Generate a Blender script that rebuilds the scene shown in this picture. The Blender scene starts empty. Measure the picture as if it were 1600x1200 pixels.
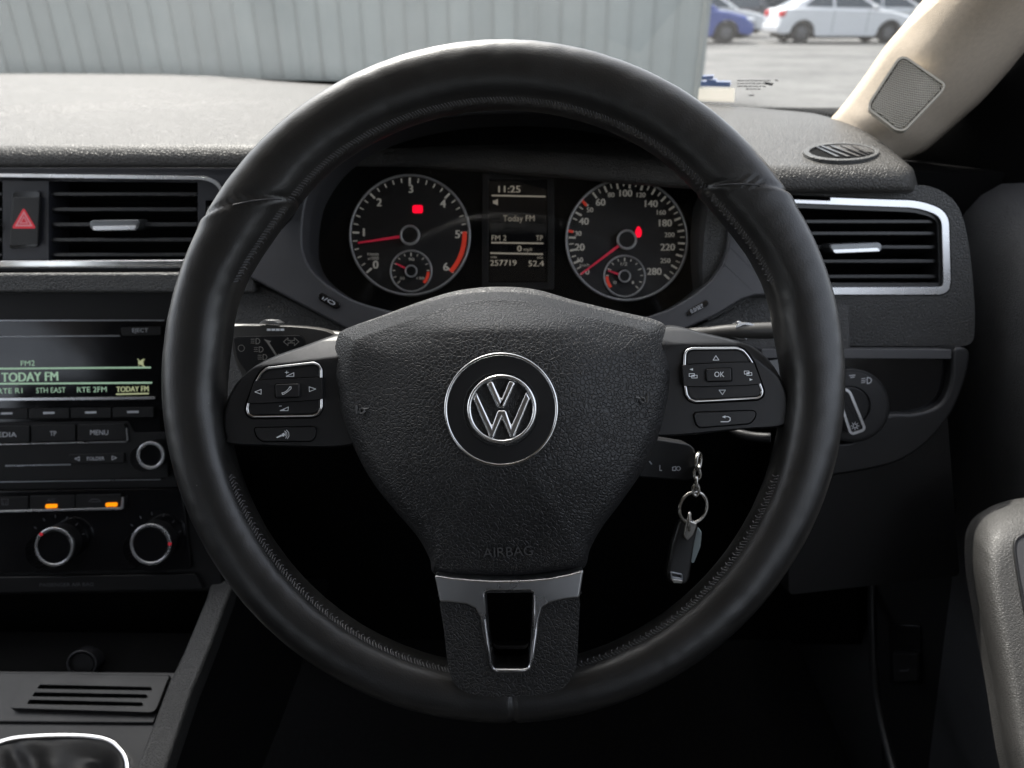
import bpy, bmesh, math, random
from mathutils import Vector, Matrix, noise
random.seed(7)
R = math.radians
scn = bpy.context.scene
C = scn.collection

# ------------------------------------------------------------------ camera, world, sun, exposure
CAMZ, PITCH, FPX = 1.18, 27.2, 1150.0
cam_d = bpy.data.cameras.new('camera')
cam = bpy.data.objects.new('camera', cam_d); C.objects.link(cam)
cam.location = (0, 0, CAMZ); cam.rotation_euler = (R(90 - PITCH), 0, 0)
cam_d.sensor_width = 36; cam_d.lens = 36 * FPX / 1600
cam_d.clip_start = 0.02; cam_d.clip_end = 600
cam_d.dof.use_dof = True; cam_d.dof.focus_distance = 0.395; cam_d.dof.aperture_fstop = 9.5
scn.camera = cam

SUN_EL, SUN_AZ = 55.0, -24.0          # azimuth measured from +Y (straight ahead), minus = to the left
w = bpy.data.worlds.new('World'); scn.world = w; w.use_nodes = True
nt = w.node_tree; nt.nodes.clear()
sky = nt.nodes.new('ShaderNodeTexSky'); sky.sky_type = 'NISHITA'; sky.sun_disc = False
sky.sun_elevation = R(SUN_EL); sky.sun_rotation = R(SUN_AZ); sky.air_density = 1.0; sky.dust_density = 4.0
bg = nt.nodes.new('ShaderNodeBackground'); bg.inputs['Strength'].default_value = 0.15
wo = nt.nodes.new('ShaderNodeOutputWorld')
hsv = nt.nodes.new('ShaderNodeHueSaturation'); hsv.inputs['Saturation'].default_value = 0.38
nt.links.new(sky.outputs[0], hsv.inputs['Color']); nt.links.new(hsv.outputs[0], bg.inputs['Color']); nt.links.new(bg.outputs[0], wo.inputs['Surface'])
sd = bpy.data.lights.new('sun', 'SUN'); sd.energy = 2.4; sd.angle = R(0.5); sd.color = (1, 0.94, 0.86)
so = bpy.data.objects.new('sun', sd); C.objects.link(so); so.location = (0, 0, 12)
sdir = Vector((math.sin(R(SUN_AZ)) * math.cos(R(SUN_EL)), math.cos(R(SUN_AZ)) * math.cos(R(SUN_EL)), math.sin(R(SUN_EL))))
so.rotation_euler = (-sdir).to_track_quat('-Z', 'Y').to_euler()
vs = scn.view_settings
vs.view_transform = 'Standard'; vs.look = 'None'; vs.gamma = 1; vs.use_curve_mapping = False
vs.exposure = 1.9

# ------------------------------------------------------------------ pixel rays and frames
FW = Vector((0, math.cos(R(PITCH)), -math.sin(R(PITCH))))
UP = Vector((0, math.sin(R(PITCH)), math.cos(R(PITCH))))
EYE = Vector((0, 0, CAMZ))
def ray(u, v): return FW + Vector((1, 0, 0)) * ((u - 800) / FPX) + UP * ((600 - v) / FPX)
def px(u, v, d): return EYE + ray(u, v) * d
class Frame:
    """a plane in the place: through pixel (u,v) at depth d, normal tilted up from the horizontal and yawed"""
    def __init__(s, u, v, d, tilt=PITCH, yaw=0):
        s.o = px(u, v, d); t, y = R(tilt), R(yaw)
        n = Vector((0, -math.cos(t), math.sin(t))); n.rotate(Matrix.Rotation(y, 3, 'Z')); s.n = n
        s.ex = Vector((math.cos(y), math.sin(y), 0)); s.ey = n.cross(s.ex).normalized()
    def at(s, u, v, h=0.0):
        r = ray(u, v); o = s.o + s.n * h
        return EYE + r * ((o - EYE).dot(s.n) / r.dot(s.n))
    def scale(s, u, v, h=0): return (s.at(u + 1, v, h) - s.at(u, v, h)).length

# ------------------------------------------------------------------ materials
MATS = {}
def _mat(name):
    m = bpy.data.materials.new(name); m.use_nodes = True
    MATS[name] = m; return m, m.node_tree, m.node_tree.nodes['Principled BSDF']
def mat(name, col, rough=0.5, metal=0.0, spec=0.5, coat=0.0, grain=None, fine=None, vary=0.0, vscale=30, emit=None, es=1.0, rvar=0.0, specks=0.0):
    m, t, b = _mat(name); N, L = t.nodes, t.links
    b.inputs['Base Color'].default_value = (*col, 1); b.inputs['Roughness'].default_value = rough
    b.inputs['Metallic'].default_value = metal; b.inputs['Specular IOR Level'].default_value = spec
    b.inputs['Coat Weight'].default_value = coat; b.inputs['Coat Roughness'].default_value = 0.08
    if emit: b.inputs['Emission Color'].default_value = (*emit, 1); b.inputs['Emission Strength'].default_value = es
    tc = N.new('ShaderNodeTexCoord'); g = N.new('ShaderNodeNewGeometry')
    P = g.outputs['Position']
    def math_(op, a, bb):
        q = N.new('ShaderNodeMath'); q.operation = op
        for i, x in enumerate((a, bb)):
            if isinstance(x, (int, float)): q.inputs[i].default_value = x
            else: L.new(x, q.inputs[i])
        return q.outputs[0]
    def noise_(sc, det=3, rg=0.5):
        q = N.new('ShaderNodeTexNoise'); q.inputs['Scale'].default_value = sc; q.inputs['Detail'].default_value = det
        q.inputs['Roughness'].default_value = rg; L.new(P, q.inputs['Vector']); return q
    if vary or specks:
        n1 = noise_(vscale, 5, 0.6)
        mr = N.new('ShaderNodeMapRange'); mr.inputs['From Min'].default_value = 0.3; mr.inputs['From Max'].default_value = 0.7
        mr.inputs['To Min'].default_value = 1 - vary; mr.inputs['To Max'].default_value = 1 + vary
        L.new(n1.outputs['Fac'], mr.inputs['Value'])
        mx = N.new('ShaderNodeMix'); mx.data_type = 'RGBA'; mx.blend_type = 'MULTIPLY'; mx.inputs['Factor'].default_value = 1
        mx.inputs['A'].default_value = (*col, 1); L.new(mr.outputs[0], mx.inputs['B'])
        cur = mx.outputs['Result']
        if specks:
            v = N.new('ShaderNodeTexVoronoi'); v.inputs['Scale'].default_value = 85; L.new(P, v.inputs['Vector'])
            n2 = noise_(14, 2)
            lim = math_('MULTIPLY', math_('SUBTRACT', n2.outputs['Fac'], 0.45), 0.22)
            sp = math_('LESS_THAN', v.outputs['Distance'], lim)
            m2 = N.new('ShaderNodeMix'); m2.data_type = 'RGBA'; L.new(math_('MULTIPLY', sp, specks), m2.inputs['Factor'])
            L.new(cur, m2.inputs['A']); m2.inputs['B'].default_value = (0.32, 0.31, 0.29, 1); cur = m2.outputs['Result']
        L.new(cur, b.inputs['Base Color'])
    if rvar:
        n3 = noise_(vscale * 0.7, 4, 0.6); mr = N.new('ShaderNodeMapRange')
        mr.inputs['From Min'].default_value = 0.3; mr.inputs['From Max'].default_value = 0.7
        mr.inputs['To Min'].default_value = rough - rvar; mr.inputs['To Max'].default_value = rough + rvar
        L.new(n3.outputs['Fac'], mr.inputs['Value']); L.new(mr.outputs[0], b.inputs['Roughness'])
    hgt = None
    if grain:                       # leather grain: cells with valleys between (scale per metre, depth in m)
        sc, dep = grain
        wn = noise_(sc * 0.8, 2); vm = N.new('ShaderNodeVectorMath'); vm.operation = 'SCALE'; vm.inputs['Scale'].default_value = 0.45 / sc
        L.new(wn.outputs['Color'], vm.inputs[0]); va = N.new('ShaderNodeVectorMath'); L.new(P, va.inputs[0]); L.new(vm.outputs[0], va.inputs[1])
        v = N.new('ShaderNodeTexVoronoi'); v.feature = 'DISTANCE_TO_EDGE'; v.inputs['Scale'].default_value = sc
        L.new(va.outputs[0], v.inputs['Vector'])
        mr = N.new('ShaderNodeMapRange'); mr.interpolation_type = 'SMOOTHSTEP'
        mr.inputs['From Max'].default_value = 0.20; L.new(v.outputs['Distance'], mr.inputs['Value'])
        f = noise_(sc * 2.4, 2); hgt = math_('ADD', mr.outputs[0], math_('MULTIPLY', f.outputs['Fac'], 0.3))
        bp = N.new('ShaderNodeBump'); bp.inputs['Distance'].default_value = dep; bp.inputs['Strength'].default_value = 1
        L.new(hgt, bp.inputs['Height']); L.new(bp.outputs[0], b.inputs['Normal'])
    elif fine:
        sc, dep = fine
        f = noise_(sc, 4, 0.6); bp = N.new('ShaderNodeBump'); bp.inputs['Distance'].default_value = dep
        L.new(f.outputs['Fac'], bp.inputs['Height']); L.new(bp.outputs[0], b.inputs['Normal'])
    return m
M = {}
def dm(k, *a, **kw): M[k] = mat(k, *a, **kw)
dm('rim_leather', (0.0105, 0.0103, 0.010), 0.36, spec=0.6, fine=(1100, 0.00014), vary=0.25, vscale=45, rvar=0.07, specks=0.5)
for k_, v_ in (('Coat Weight', 0.35), ('Coat Roughness', 0.27)): M['rim_leather'].node_tree.nodes['Principled BSDF'].inputs[k_].default_value = v_
dm('badge_chrome', (0.88, 0.88, 0.88), 0.24, metal=1)
dm('hub_leather', (0.017, 0.017, 0.0175), 0.46, spec=0.5, grain=(480, 0.00024), vary=0.2, vscale=18, rvar=0.08)
dm('lettering_highlight', (0.10, 0.10, 0.10), 0.4)  # paler than the hub: edge highlights of the moulding put into the colour
dm('tab_metal', (0.16, 0.165, 0.17), 0.3, metal=0.8, rvar=0.05)
dm('stalk_plastic', (0.045, 0.043, 0.040), 0.4, fine=(1500, 0.00003))
dm('spoke_leather', (0.014, 0.014, 0.014), 0.5, grain=(480, 0.00024), vary=0.1)
dm('gaiter_leather', (0.011, 0.011, 0.0115), 0.55, spec=0.4, fine=(1200, 0.00008), vary=0.2)
dm('dash_pad', (0.042, 0.040, 0.037), 0.48, spec=0.40, grain=(400, 0.0003), vary=0.12, specks=0.12)
dm('dash_grain', (0.052, 0.052, 0.051), 0.5, grain=(420, 0.0003), vary=0.1)
dm('door_grain', (0.070, 0.071, 0.074), 0.5, grain=(480, 0.0002), vary=0.1)
dm('armrest_grain', (0.060, 0.059, 0.058), 0.5, grain=(560, 0.00013), vary=0.1)
dm('black_plastic', (0.006, 0.006, 0.0065), 0.45, spec=0.35, fine=(900, 0.00003), vary=0.15)
dm('satin_plastic', (0.014, 0.014, 0.015), 0.38, spec=0.42, fine=(1500, 0.00003), vary=0.1, rvar=0.05)
dm('bezel_plastic', (0.058, 0.058, 0.062), 0.42, fine=(1600, 0.00003), vary=0.08)
dm('gloss_black', (0.006, 0.006, 0.007), 0.1, spec=0.5, rvar=0.04)
dm('trim_plate', (0.022, 0.023, 0.029), 0.46, spec=0.5, rvar=0.04, vary=0.1)
dm('slat_plastic', (0.018, 0.018, 0.020), 0.3, fine=(1200, 0.00003))
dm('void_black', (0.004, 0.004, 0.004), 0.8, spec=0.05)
dm('chrome', (0.80, 0.80, 0.80), 0.13, metal=1, rvar=0.04)
dm('satin_chrome', (0.62, 0.62, 0.63), 0.27, metal=1, rvar=0.05)
dm('dark_chrome', (0.33, 0.34, 0.36), 0.3, metal=1, rvar=0.06, vary=0.1)
dm('gauge_ring', (0.42, 0.42, 0.42), 0.4, metal=0.6)
dm('print_white', (0.85, 0.88, 0.92), 0.6)
dm('print_grey', (0.62, 0.64, 0.68), 0.6)
dm('print_soft', (0.26, 0.25, 0.23), 0.6)
dm('print_dim', (0.10, 0.10, 0.11), 0.6)
dm('dial_print', (0.50, 0.48, 0.43), 0.6, emit=(0.5, 0.47, 0.40), es=0.04)
dm('dial_face', (0.006, 0.006, 0.007), 0.5)
dm('dial_red', (0.55, 0.04, 0.02), 0.5, emit=(0.8, 0.05, 0.02), es=0.06)
dm('needle_red', (0.45, 0.02, 0.05), 0.4, emit=(0.7, 0.02, 0.06), es=0.06)
dm('warning_red', (0.5, 0.0, 0.01), 0.4, emit=(1, 0.0, 0.025), es=0.35)
dm('led_orange', (0.6, 0.2, 0.0), 0.4, emit=(1, 0.25, 0.0), es=0.36)
dm('lcd_text', (0.3, 0.27, 0.22), 0.5, emit=(0.62, 0.54, 0.42), es=0.055)
dm('lcd_green', (0.25, 0.4, 0.3), 0.5, emit=(0.46, 0.68, 0.48), es=0.13)
dm('lcd_yellow', (0.4, 0.4, 0.25), 0.5, emit=(0.60, 0.66, 0.36), es=0.12)
dm('hazard_red', (0.70, 0.03, 0.05), 0.4, emit=(0.9, 0.03, 0.05), es=0.05)
dm('hazard_pink', (0.9, 0.36, 0.40), 0.4)
dm('cream_fabric', (0.54, 0.465, 0.38), 0.85, spec=0.2, fine=(1100, 0.0004), vary=0.06, vscale=300)
dm('cream_plastic', (0.50, 0.47, 0.41), 0.5, vary=0.04)
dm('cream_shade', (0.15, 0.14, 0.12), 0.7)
dm('carpet', (0.012, 0.012, 0.013), 0.95, fine=(900, 0.002), vary=0.4, vscale=200)
dm('thread', (0.075, 0.075, 0.08), 0.7)
dm('steel', (0.55, 0.53, 0.49), 0.25, metal=1)
dm('tag_white', (0.45, 0.52, 0.52), 0.45)
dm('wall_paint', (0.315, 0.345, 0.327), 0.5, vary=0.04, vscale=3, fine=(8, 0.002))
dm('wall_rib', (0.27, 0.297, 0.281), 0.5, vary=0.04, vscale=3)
def wall_wear(k):
    t = M[k].node_tree; N, L = t.nodes, t.links; b = N['Principled BSDF']; src = b.inputs['Base Color'].links[0].from_socket
    oi = N.new('ShaderNodeObjectInfo'); g_ = N.new('ShaderNodeNewGeometry'); mp = N.new('ShaderNodeMapping'); mp.inputs['Scale'].default_value = (6, 6, 0.35)
    nz_ = N.new('ShaderNodeTexNoise'); nz_.inputs['Scale'].default_value = 2.5; nz_.inputs['Detail'].default_value = 6
    L.new(g_.outputs['Position'], mp.inputs['Vector']); L.new(mp.outputs[0], nz_.inputs['Vector'])
    ad = N.new('ShaderNodeMath'); ad.operation = 'ADD'; L.new(oi.outputs['Random'], ad.inputs[0]); L.new(nz_.outputs['Fac'], ad.inputs[1])
    mr = N.new('ShaderNodeMapRange'); mr.inputs['From Max'].default_value = 1.8; mr.inputs['To Min'].default_value = 0.84; mr.inputs['To Max'].default_value = 1.12; L.new(ad.outputs[0], mr.inputs['Value'])
    mx = N.new('ShaderNodeMix'); mx.data_type = 'RGBA'; mx.blend_type = 'MULTIPLY'; mx.inputs['Factor'].default_value = 1
    L.new(src, mx.inputs['A']); L.new(mr.outputs[0], mx.inputs['B']); L.new(mx.outputs['Result'], b.inputs['Base Color'])
wall_wear('wall_paint'); wall_wear('wall_rib')
dm('white_paint', (0.62, 0.63, 0.65), 0.28, coat=0.6)
dm('silver_paint', (0.50, 0.52, 0.54), 0.3, coat=0.6)
dm('blue_paint', (0.02, 0.055, 0.28), 0.28, coat=0.8)
dm('dark_paint', (0.02, 0.025, 0.04), 0.28, coat=0.8)
dm('tyre', (0.018, 0.018, 0.018), 0.85)
dm('alloy', (0.12, 0.12, 0.125), 0.4, metal=0.5)
dm('car_glass', (0.02, 0.035, 0.05), 0.06, spec=0.8)
dm('lamp_glass', (0.75, 0.77, 0.8), 0.1, spec=0.8)
dm('tail_red', (0.55, 0.03, 0.03), 0.25)
dm('sticker_blue', (0.25, 0.36, 0.72), 0.6)
dm('sticker_cream', (0.85, 0.80, 0.70), 0.6, spec=0.1)
M['sticker_cream'].node_tree.nodes['Principled BSDF'].inputs['Transmission Weight'].default_value = 0.75
M['sticker_cream'].node_tree.nodes['Principled BSDF'].inputs['Roughness'].default_value = 0.9
M['sticker_cream'].node_tree.nodes['Principled BSDF'].inputs['IOR'].default_value = 1.02
dm('building', (0.30, 0.31, 0.30), 0.8, vary=0.1, vscale=2)

def asphalt():
    m, t, b = _mat('asphalt'); N, L = t.nodes, t.links
    g = N.new('ShaderNodeNewGeometry')
    def nz(s, d): 
        q = N.new('ShaderNodeTexNoise'); q.inputs['Scale'].default_value = s; q.inputs['Detail'].default_value = d
        L.new(g.outputs['Position'], q.inputs['Vector']); return q.outputs['Fac']
    a, c = nz(0.55, 8), nz(5, 6)
    mx = N.new('ShaderNodeMath'); mx.operation = 'MULTIPLY_ADD'; mx.inputs[1].default_value = 0.45; L.new(c, mx.inputs[0]); L.new(a, mx.inputs[2])
    cr = N.new('ShaderNodeValToRGB'); cr.color_ramp.elements[0].position = 0.5; cr.color_ramp.elements[1].position = 0.95
    cr.color_ramp.elements[0].color = (0.036, 0.036, 0.036, 1); cr.color_ramp.elements[1].color = (0.125, 0.124, 0.12, 1)
    L.new(mx.outputs[0], cr.inputs[0]); L.new(cr.outputs[0], b.inputs['Base Color']); b.inputs['Roughness'].default_value = 0.9
    bp = N.new('ShaderNodeBump'); bp.inputs['Distance'].default_value = 0.01; L.new(c, bp.inputs['Height']); L.new(bp.outputs[0], b.inputs['Normal'])
    M['asphalt'] = m
asphalt()
def thin_glass(name, tint, base, rough):
    m = bpy.data.materials.new(name); m.use_nodes = True; t = m.node_tree; N, L = t.nodes, t.links; N.clear()
    g = N.new('ShaderNodeNewGeometry'); d = N.new('ShaderNodeVectorMath'); d.operation = 'DOT_PRODUCT'
    L.new(g.outputs['Normal'], d.inputs[0]); L.new(g.outputs['Incoming'], d.inputs[1])
    def mm(op, a, b=None):
        q = N.new('ShaderNodeMath'); q.operation = op
        for i, x in enumerate((a, b)):
            if x is None: continue
            if isinstance(x, (int, float)): q.inputs[i].default_value = x
            else: L.new(x, q.inputs[i])
        return q.outputs[0]
    c = mm('ABSOLUTE', d.outputs['Value']); f = mm('POWER', mm('SUBTRACT', 1.0, c), 5.0)
    F = mm('ADD', mm('MULTIPLY', f, 1.7 if base > 0.1 else 0.8), base); F = mm('MINIMUM', F, 1.0)
    tr = N.new('ShaderNodeBsdfTransparent'); tr.inputs[0].default_value = (*tint, 1)
    gl = N.new('ShaderNodeBsdfGlossy'); gl.inputs['Roughness'].default_value = rough
    mx = N.new('ShaderNodeMixShader'); L.new(F, mx.inputs[0]); L.new(tr.outputs[0], mx.inputs[1]); L.new(gl.outputs[0], mx.inputs[2])
    o = N.new('ShaderNodeOutputMaterial'); 
    if base > 0.1:                              # uneven translucent film standing in for the hazy reflection veil on the screen
        tl = N.new('ShaderNodeBsdfTranslucent'); tl.inputs[0].default_value = (0.95, 0.95, 0.95, 1)
        nz_ = N.new('ShaderNodeTexNoise'); nz_.inputs['Scale'].default_value = 5; nz_.inputs['Detail'].default_value = 6; L.new(g.outputs['Position'], nz_.inputs['Vector'])
        m2 = N.new('ShaderNodeMixShader'); L.new(mm('MULTIPLY', nz_.outputs['Fac'], 0.032), m2.inputs[0]); L.new(mx.outputs[0], m2.inputs[1]); L.new(tl.outputs[0], m2.inputs[2]); mx = m2
    L.new(mx.outputs[0], o.inputs['Surface']); M[name] = m
thin_glass('windscreen_glass', (0.93, 0.95, 0.94), 0.22, 0.012); thin_glass('clear_lens', (0.98, 0.98, 0.98), 0.012, 0.06)

# ------------------------------------------------------------------ object helpers
ORG = {}
def tag(o, label=None, cat=None, group=None, kind=None):
    if label: o['label'] = label
    if cat: o['category'] = cat
    if group: o['group'] = group
    if kind: o['kind'] = kind
    return o
def thing(name, label, cat, loc, group=None):
    o = bpy.data.objects.new(name, None); C.objects.link(o); o.location = loc; o.empty_display_size = 0.02
    ORG[o] = Vector(loc); return tag(o, label, cat, group)
def mk(name, verts, faces, m, parent=None, bevel=0, seg=2, sharp=35, flat=False, harden=True):
    verts = [Vector(v) for v in verts]
    if parent is not None: org = ORG[parent]
    else:
        lo = Vector((min(v[i] for v in verts) for i in range(3))); hi = Vector((max(v[i] for v in verts) for i in range(3)))
        org = (lo + hi) / 2; org.z = lo.z
    me = bpy.data.meshes.new(name); me.from_pydata([v - org for v in verts], [], faces)
    me.materials.append(M[m]); me.update()
    bm = bmesh.new(); bm.from_mesh(me); bmesh.ops.recalc_face_normals(bm, faces=bm.faces); bm.to_mesh(me); bm.free()
    if not flat:
        me.polygons.foreach_set('use_smooth', [True] * len(me.polygons)); me.set_sharp_from_angle(angle=R(sharp))
    o = bpy.data.objects.new(name, me); C.objects.link(o); ORG[o] = org
    if parent is not None: o.parent = parent
    else: o.location = org
    if bevel:
        md = o.modifiers.new('bevel', 'BEVEL'); md.width = bevel; md.segments = seg; md.limit_method = 'ANGLE'; md.angle_limit = R(40)
        md.harden_normals = not flat and harden
    return o
def rnd(poly, r, seg=5):
    """round the corners of a polygon; r one radius or a list"""
    out = []; n = len(poly)
    for i in range(n):
        p0, p1, p2 = (Vector(poly[(i + k) % n]) for k in (-1, 0, 1))
        rr = r[i] if isinstance(r, (list, tuple)) else r
        a, b = p0 - p1, p2 - p1; la, lb = a.length, b.length
        rr = min(rr, la * 0.49, lb * 0.49)
        if rr <= 0: out.append(tuple(p1)); continue
        s, e = p1 + a / la * rr, p1 + b / lb * rr
        for k in range(seg + 1):
            t = k / seg; q = s * (1 - t) ** 2 + p1 * 2 * t * (1 - t) + e * t * t; out.append((q.x, q.y))
    return out
def crv(pts, n=6, closed=True):
    """Catmull-Rom through the points"""
    out = []; m = len(pts)
    rng = range(m if closed else m - 1)
    for i in rng:
        g = (lambda k: pts[k % m]) if closed else (lambda k: pts[max(0, min(m - 1, k))])
        p = [Vector(g(i + k)) for k in (-1, 0, 1, 2)]
        for k in range(n):
            t = k / n
            q = 0.5 * ((2 * p[1]) + (p[2] - p[0]) * t + (2 * p[0] - 5 * p[1] + 4 * p[2] - p[3]) * t * t + (3 * p[1] - p[0] - 3 * p[2] + p[3]) * t ** 3)
            out.append(tuple(q))
    if not closed: out.append(tuple(pts[-1]))
    return out
def circ(u, v, r, n=40, r2=None): return [(u + r * math.cos(2 * math.pi * k / n), v + (r2 or r) * math.sin(2 * math.pi * k / n)) for k in range(n)]
def rect(u0, v0, u1, v1): return [(u0, v0), (u1, v0), (u1, v1), (u0, v1)]
def inset(poly, d):
    c = Vector((sum(p[0] for p in poly) / len(poly), sum(p[1] for p in poly) / len(poly))); out = []; n = len(poly)
    area = sum(poly[i][0] * poly[(i + 1) % n][1] - poly[(i + 1) % n][0] * poly[i][1] for i in range(n)); sg = 1 if area > 0 else -1
    for i in range(n):
        p0, p1, p2 = (Vector(poly[(i + k) % n]) for k in (-1, 0, 1))
        e1, e2 = (p1 - p0).normalized(), (p2 - p1).normalized()
        n1, n2 = Vector((-e1.y, e1.x)), Vector((-e2.y, e2.x)); b = (n1 + n2)
        if b.length < 1e-6: b = n1
        b.normalize(); k = max(0.5, b.dot(n1)); q = p1 + b * (sg * d / k); out.append((q.x, q.y))
    return out
def prism(name, poly, F, h0, h1, m, parent=None, holes=(), bevel=0, seg=2, hfun=None, sharp=35):
    """solid whose top outline is the polygon on frame F at height h1, standing down to h0"""
    bm = bmesh.new(); loops = []
    for pl in [poly] + list(holes):
        top = [bm.verts.new(F.at(p[0], p[1], h1)) for p in pl]
        bot = [bm.verts.new(t.co - F.n * (h1 - h0)) for t in top]
        n = len(pl)
        for i in range(n): bm.faces.new((top[i], top[(i + 1) % n], bot[(i + 1) % n], bot[i]))
        loops.append((top, bot))
    if len(holes) == 1 and len(holes[0]) == len(poly):
        n = len(poly)
        for k in (0, 1):
            a_, b_ = loops[0][k], loops[1][k]
            for i in range(n): bm.faces.new((a_[i], a_[(i + 1) % n], b_[(i + 1) % n], b_[i]))
    elif not holes:
        bm.faces.new(loops[0][0]); bm.faces.new(list(reversed(loops[0][1])))
    else:
        for k in (0, 1):
            ed = []
            for lp in loops:
                vv = lp[k]
                for i in range(len(vv)): ed.append(bm.edges.get((vv[i], vv[(i + 1) % len(vv)])))
            bmesh.ops.triangle_fill(bm, edges=ed, use_beauty=True, use_dissolve=False)
    bm.verts.index_update()
    V = [v.co.copy() for v in bm.verts]; Fc = [[v.index for v in f.verts] for f in bm.faces]; bm.free()
    return mk(name, V, Fc, m, parent, bevel, seg, sharp)
def dome(name, poly, F, hf, m, parent=None, rings=16, centre=None, wall=0.02):
    """surface over a star-shaped outline: hf(t, u, v) gives the height; t=0 centre, 1 edge"""
    n = len(poly); c = centre or (sum(p[0] for p in poly) / n, sum(p[1] for p in poly) / n)
    V = [F.at(c[0], c[1], hf(0, *c))]; Fc = []
    for k in range(1, rings + 1):
        t = k / rings; t = 1 - (1 - t) ** 1.5
        for p in poly:
            q = (c[0] + (p[0] - c[0]) * t, c[1] + (p[1] - c[1]) * t); V.append(F.at(q[0], q[1], hf(t, *q)))
    for i in range(n): V.append(V[1 + (rings - 1) * n + i] - F.n * wall)
    for i in range(n): Fc.append((0, 1 + i, 1 + (i + 1) % n))
    for k in range(rings):
        a, b = 1 + k * n, 1 + (k + 1) * n
        for i in range(n): Fc.append((a + i, b + i, b + (i + 1) % n, a + (i + 1) % n))
    Fc.append(tuple(1 + rings * n + i for i in range(n)))
    return mk(name, V, Fc, m, parent, sharp=60)
def tube(name, pts, rad, m, parent=None, n=12, closed=False, cap=True, flat=1.0):
    V, Fc = tube_data(pts, rad, n, closed, cap, flat); return mk(name, V, Fc, m, parent, sharp=60)
def tube_data(pts, rad, n=12, closed=False, cap=True, flat=1.0):
    pts = [Vector(p) for p in pts]; V, Fc = [], []; k = len(pts); up = None
    for i, p in enumerate(pts):
        a = pts[(i - 1) % k] if closed or i else p; b = pts[(i + 1) % k] if closed or i < k - 1 else p
        t = (b - a).normalized()
        if up is None: up = t.orthogonal().normalized()
        up = (up - t * up.dot(t)).normalized(); sd_ = t.cross(up)
        r = rad[i] if isinstance(rad, (list, tuple)) else rad
        for j in range(n):
            an = 2 * math.pi * j / n; V.append(p + up * math.cos(an) * r + sd_ * math.sin(an) * r * flat)
    for i in range(k if closed else k - 1):
        a, b = i * n, ((i + 1) % k) * n
        for j in range(n): Fc.append((a + j, a + (j + 1) % n, b + (j + 1) % n, b + j))
    if cap and not closed: Fc += [tuple(range(n - 1, -1, -1)), tuple(range((k - 1) * n, k * n))]
    return V, Fc
def grid(name, rows, m, parent=None, sharp=40, thick=0):
    V = [p for r in rows for p in r]; n = len(rows[0]); Fc = []
    for i in range(len(rows) - 1):
        for j in range(n - 1): Fc.append((i * n + j, i * n + j + 1, (i + 1) * n + j + 1, (i + 1) * n + j))
    o = mk(name, V, Fc, m, parent, sharp=sharp)
    if thick: md = o.modifiers.new('solid', 'SOLIDIFY'); md.thickness = thick; md.offset = -1
    return o
def box(name, lo, hi, m, parent=None, bevel=0):
    x0, y0, z0 = lo; x1, y1, z1 = hi
    V = [(x, y, z) for x in (x0, x1) for y in (y0, y1) for z in (z0, z1)]
    return mk(name, V, [(0, 1, 3, 2), (4, 6, 7, 5), (0, 4, 5, 1), (2, 3, 7, 6), (0, 2, 6, 4), (1, 5, 7, 3)], m, parent, bevel)

def lerp(a, b, t): return a + (b - a) * t
def sst(a, b, x): t = max(0, min(1, (x - a) / (b - a))); return t * t * (3 - 2 * t)
def strip3(name, L_, Rr, m, par, thick, bevel=0.003):
    V = [px(*p_) for p_ in L_] + [px(*p_) for p_ in Rr]; n = len(L_)
    nn = (V[1] - V[0]).cross(V[n] - V[0]).normalized()
    if nn.dot(EYE - V[0]) < 0: nn = -nn
    V += [p_ - nn * thick for p_ in V]; Fc = []
    for i in range(n - 1):
        Fc += [(i, i + 1, n + i + 1, n + i), (2 * n + i, 3 * n + i, 3 * n + i + 1, 2 * n + i + 1), (i, 2 * n + i, 2 * n + i + 1, i + 1), (n + i, n + i + 1, 3 * n + i + 1, 3 * n + i)]
    Fc += [(0, n, 3 * n, 2 * n), (n - 1, 3 * n - 1, 4 * n - 1, 2 * n - 1)]
    return mk(name, V, Fc, m, par, bevel, 3)
# ---- flat print (lettering, icons): every glyph a thin raised sheet, joined per colour
GL = {}
def glyphs(s):
    if s in GL: return GL[s]
    cu = bpy.data.curves.new('t', 'FONT'); cu.body = s; cu.align_x = 'CENTER'; cu.align_y = 'CENTER'; cu.size = 1; cu.resolution_u = 3
    ob = bpy.data.objects.new('t', cu); C.objects.link(ob)
    dg = bpy.context.evaluated_depsgraph_get(); me = ob.evaluated_get(dg).to_mesh()
    V = [v.co.copy() for v in me.vertices]; Fc = [tuple(p.vertices) for p in me.polygons]
    ob.evaluated_get(dg).to_mesh_clear(); bpy.data.objects.remove(ob); bpy.data.curves.remove(cu)
    xs = [v.x for v in V] or [0]; ys = [v.y for v in V] or [0]
    cx, cy = (min(xs) + max(xs)) / 2, (min(ys) + max(ys)) / 2
    GL[s] = ([(v.x - cx, v.y - cy) for v in V], Fc, max(xs) - min(xs), max(ys) - min(ys)); return GL[s]
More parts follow.
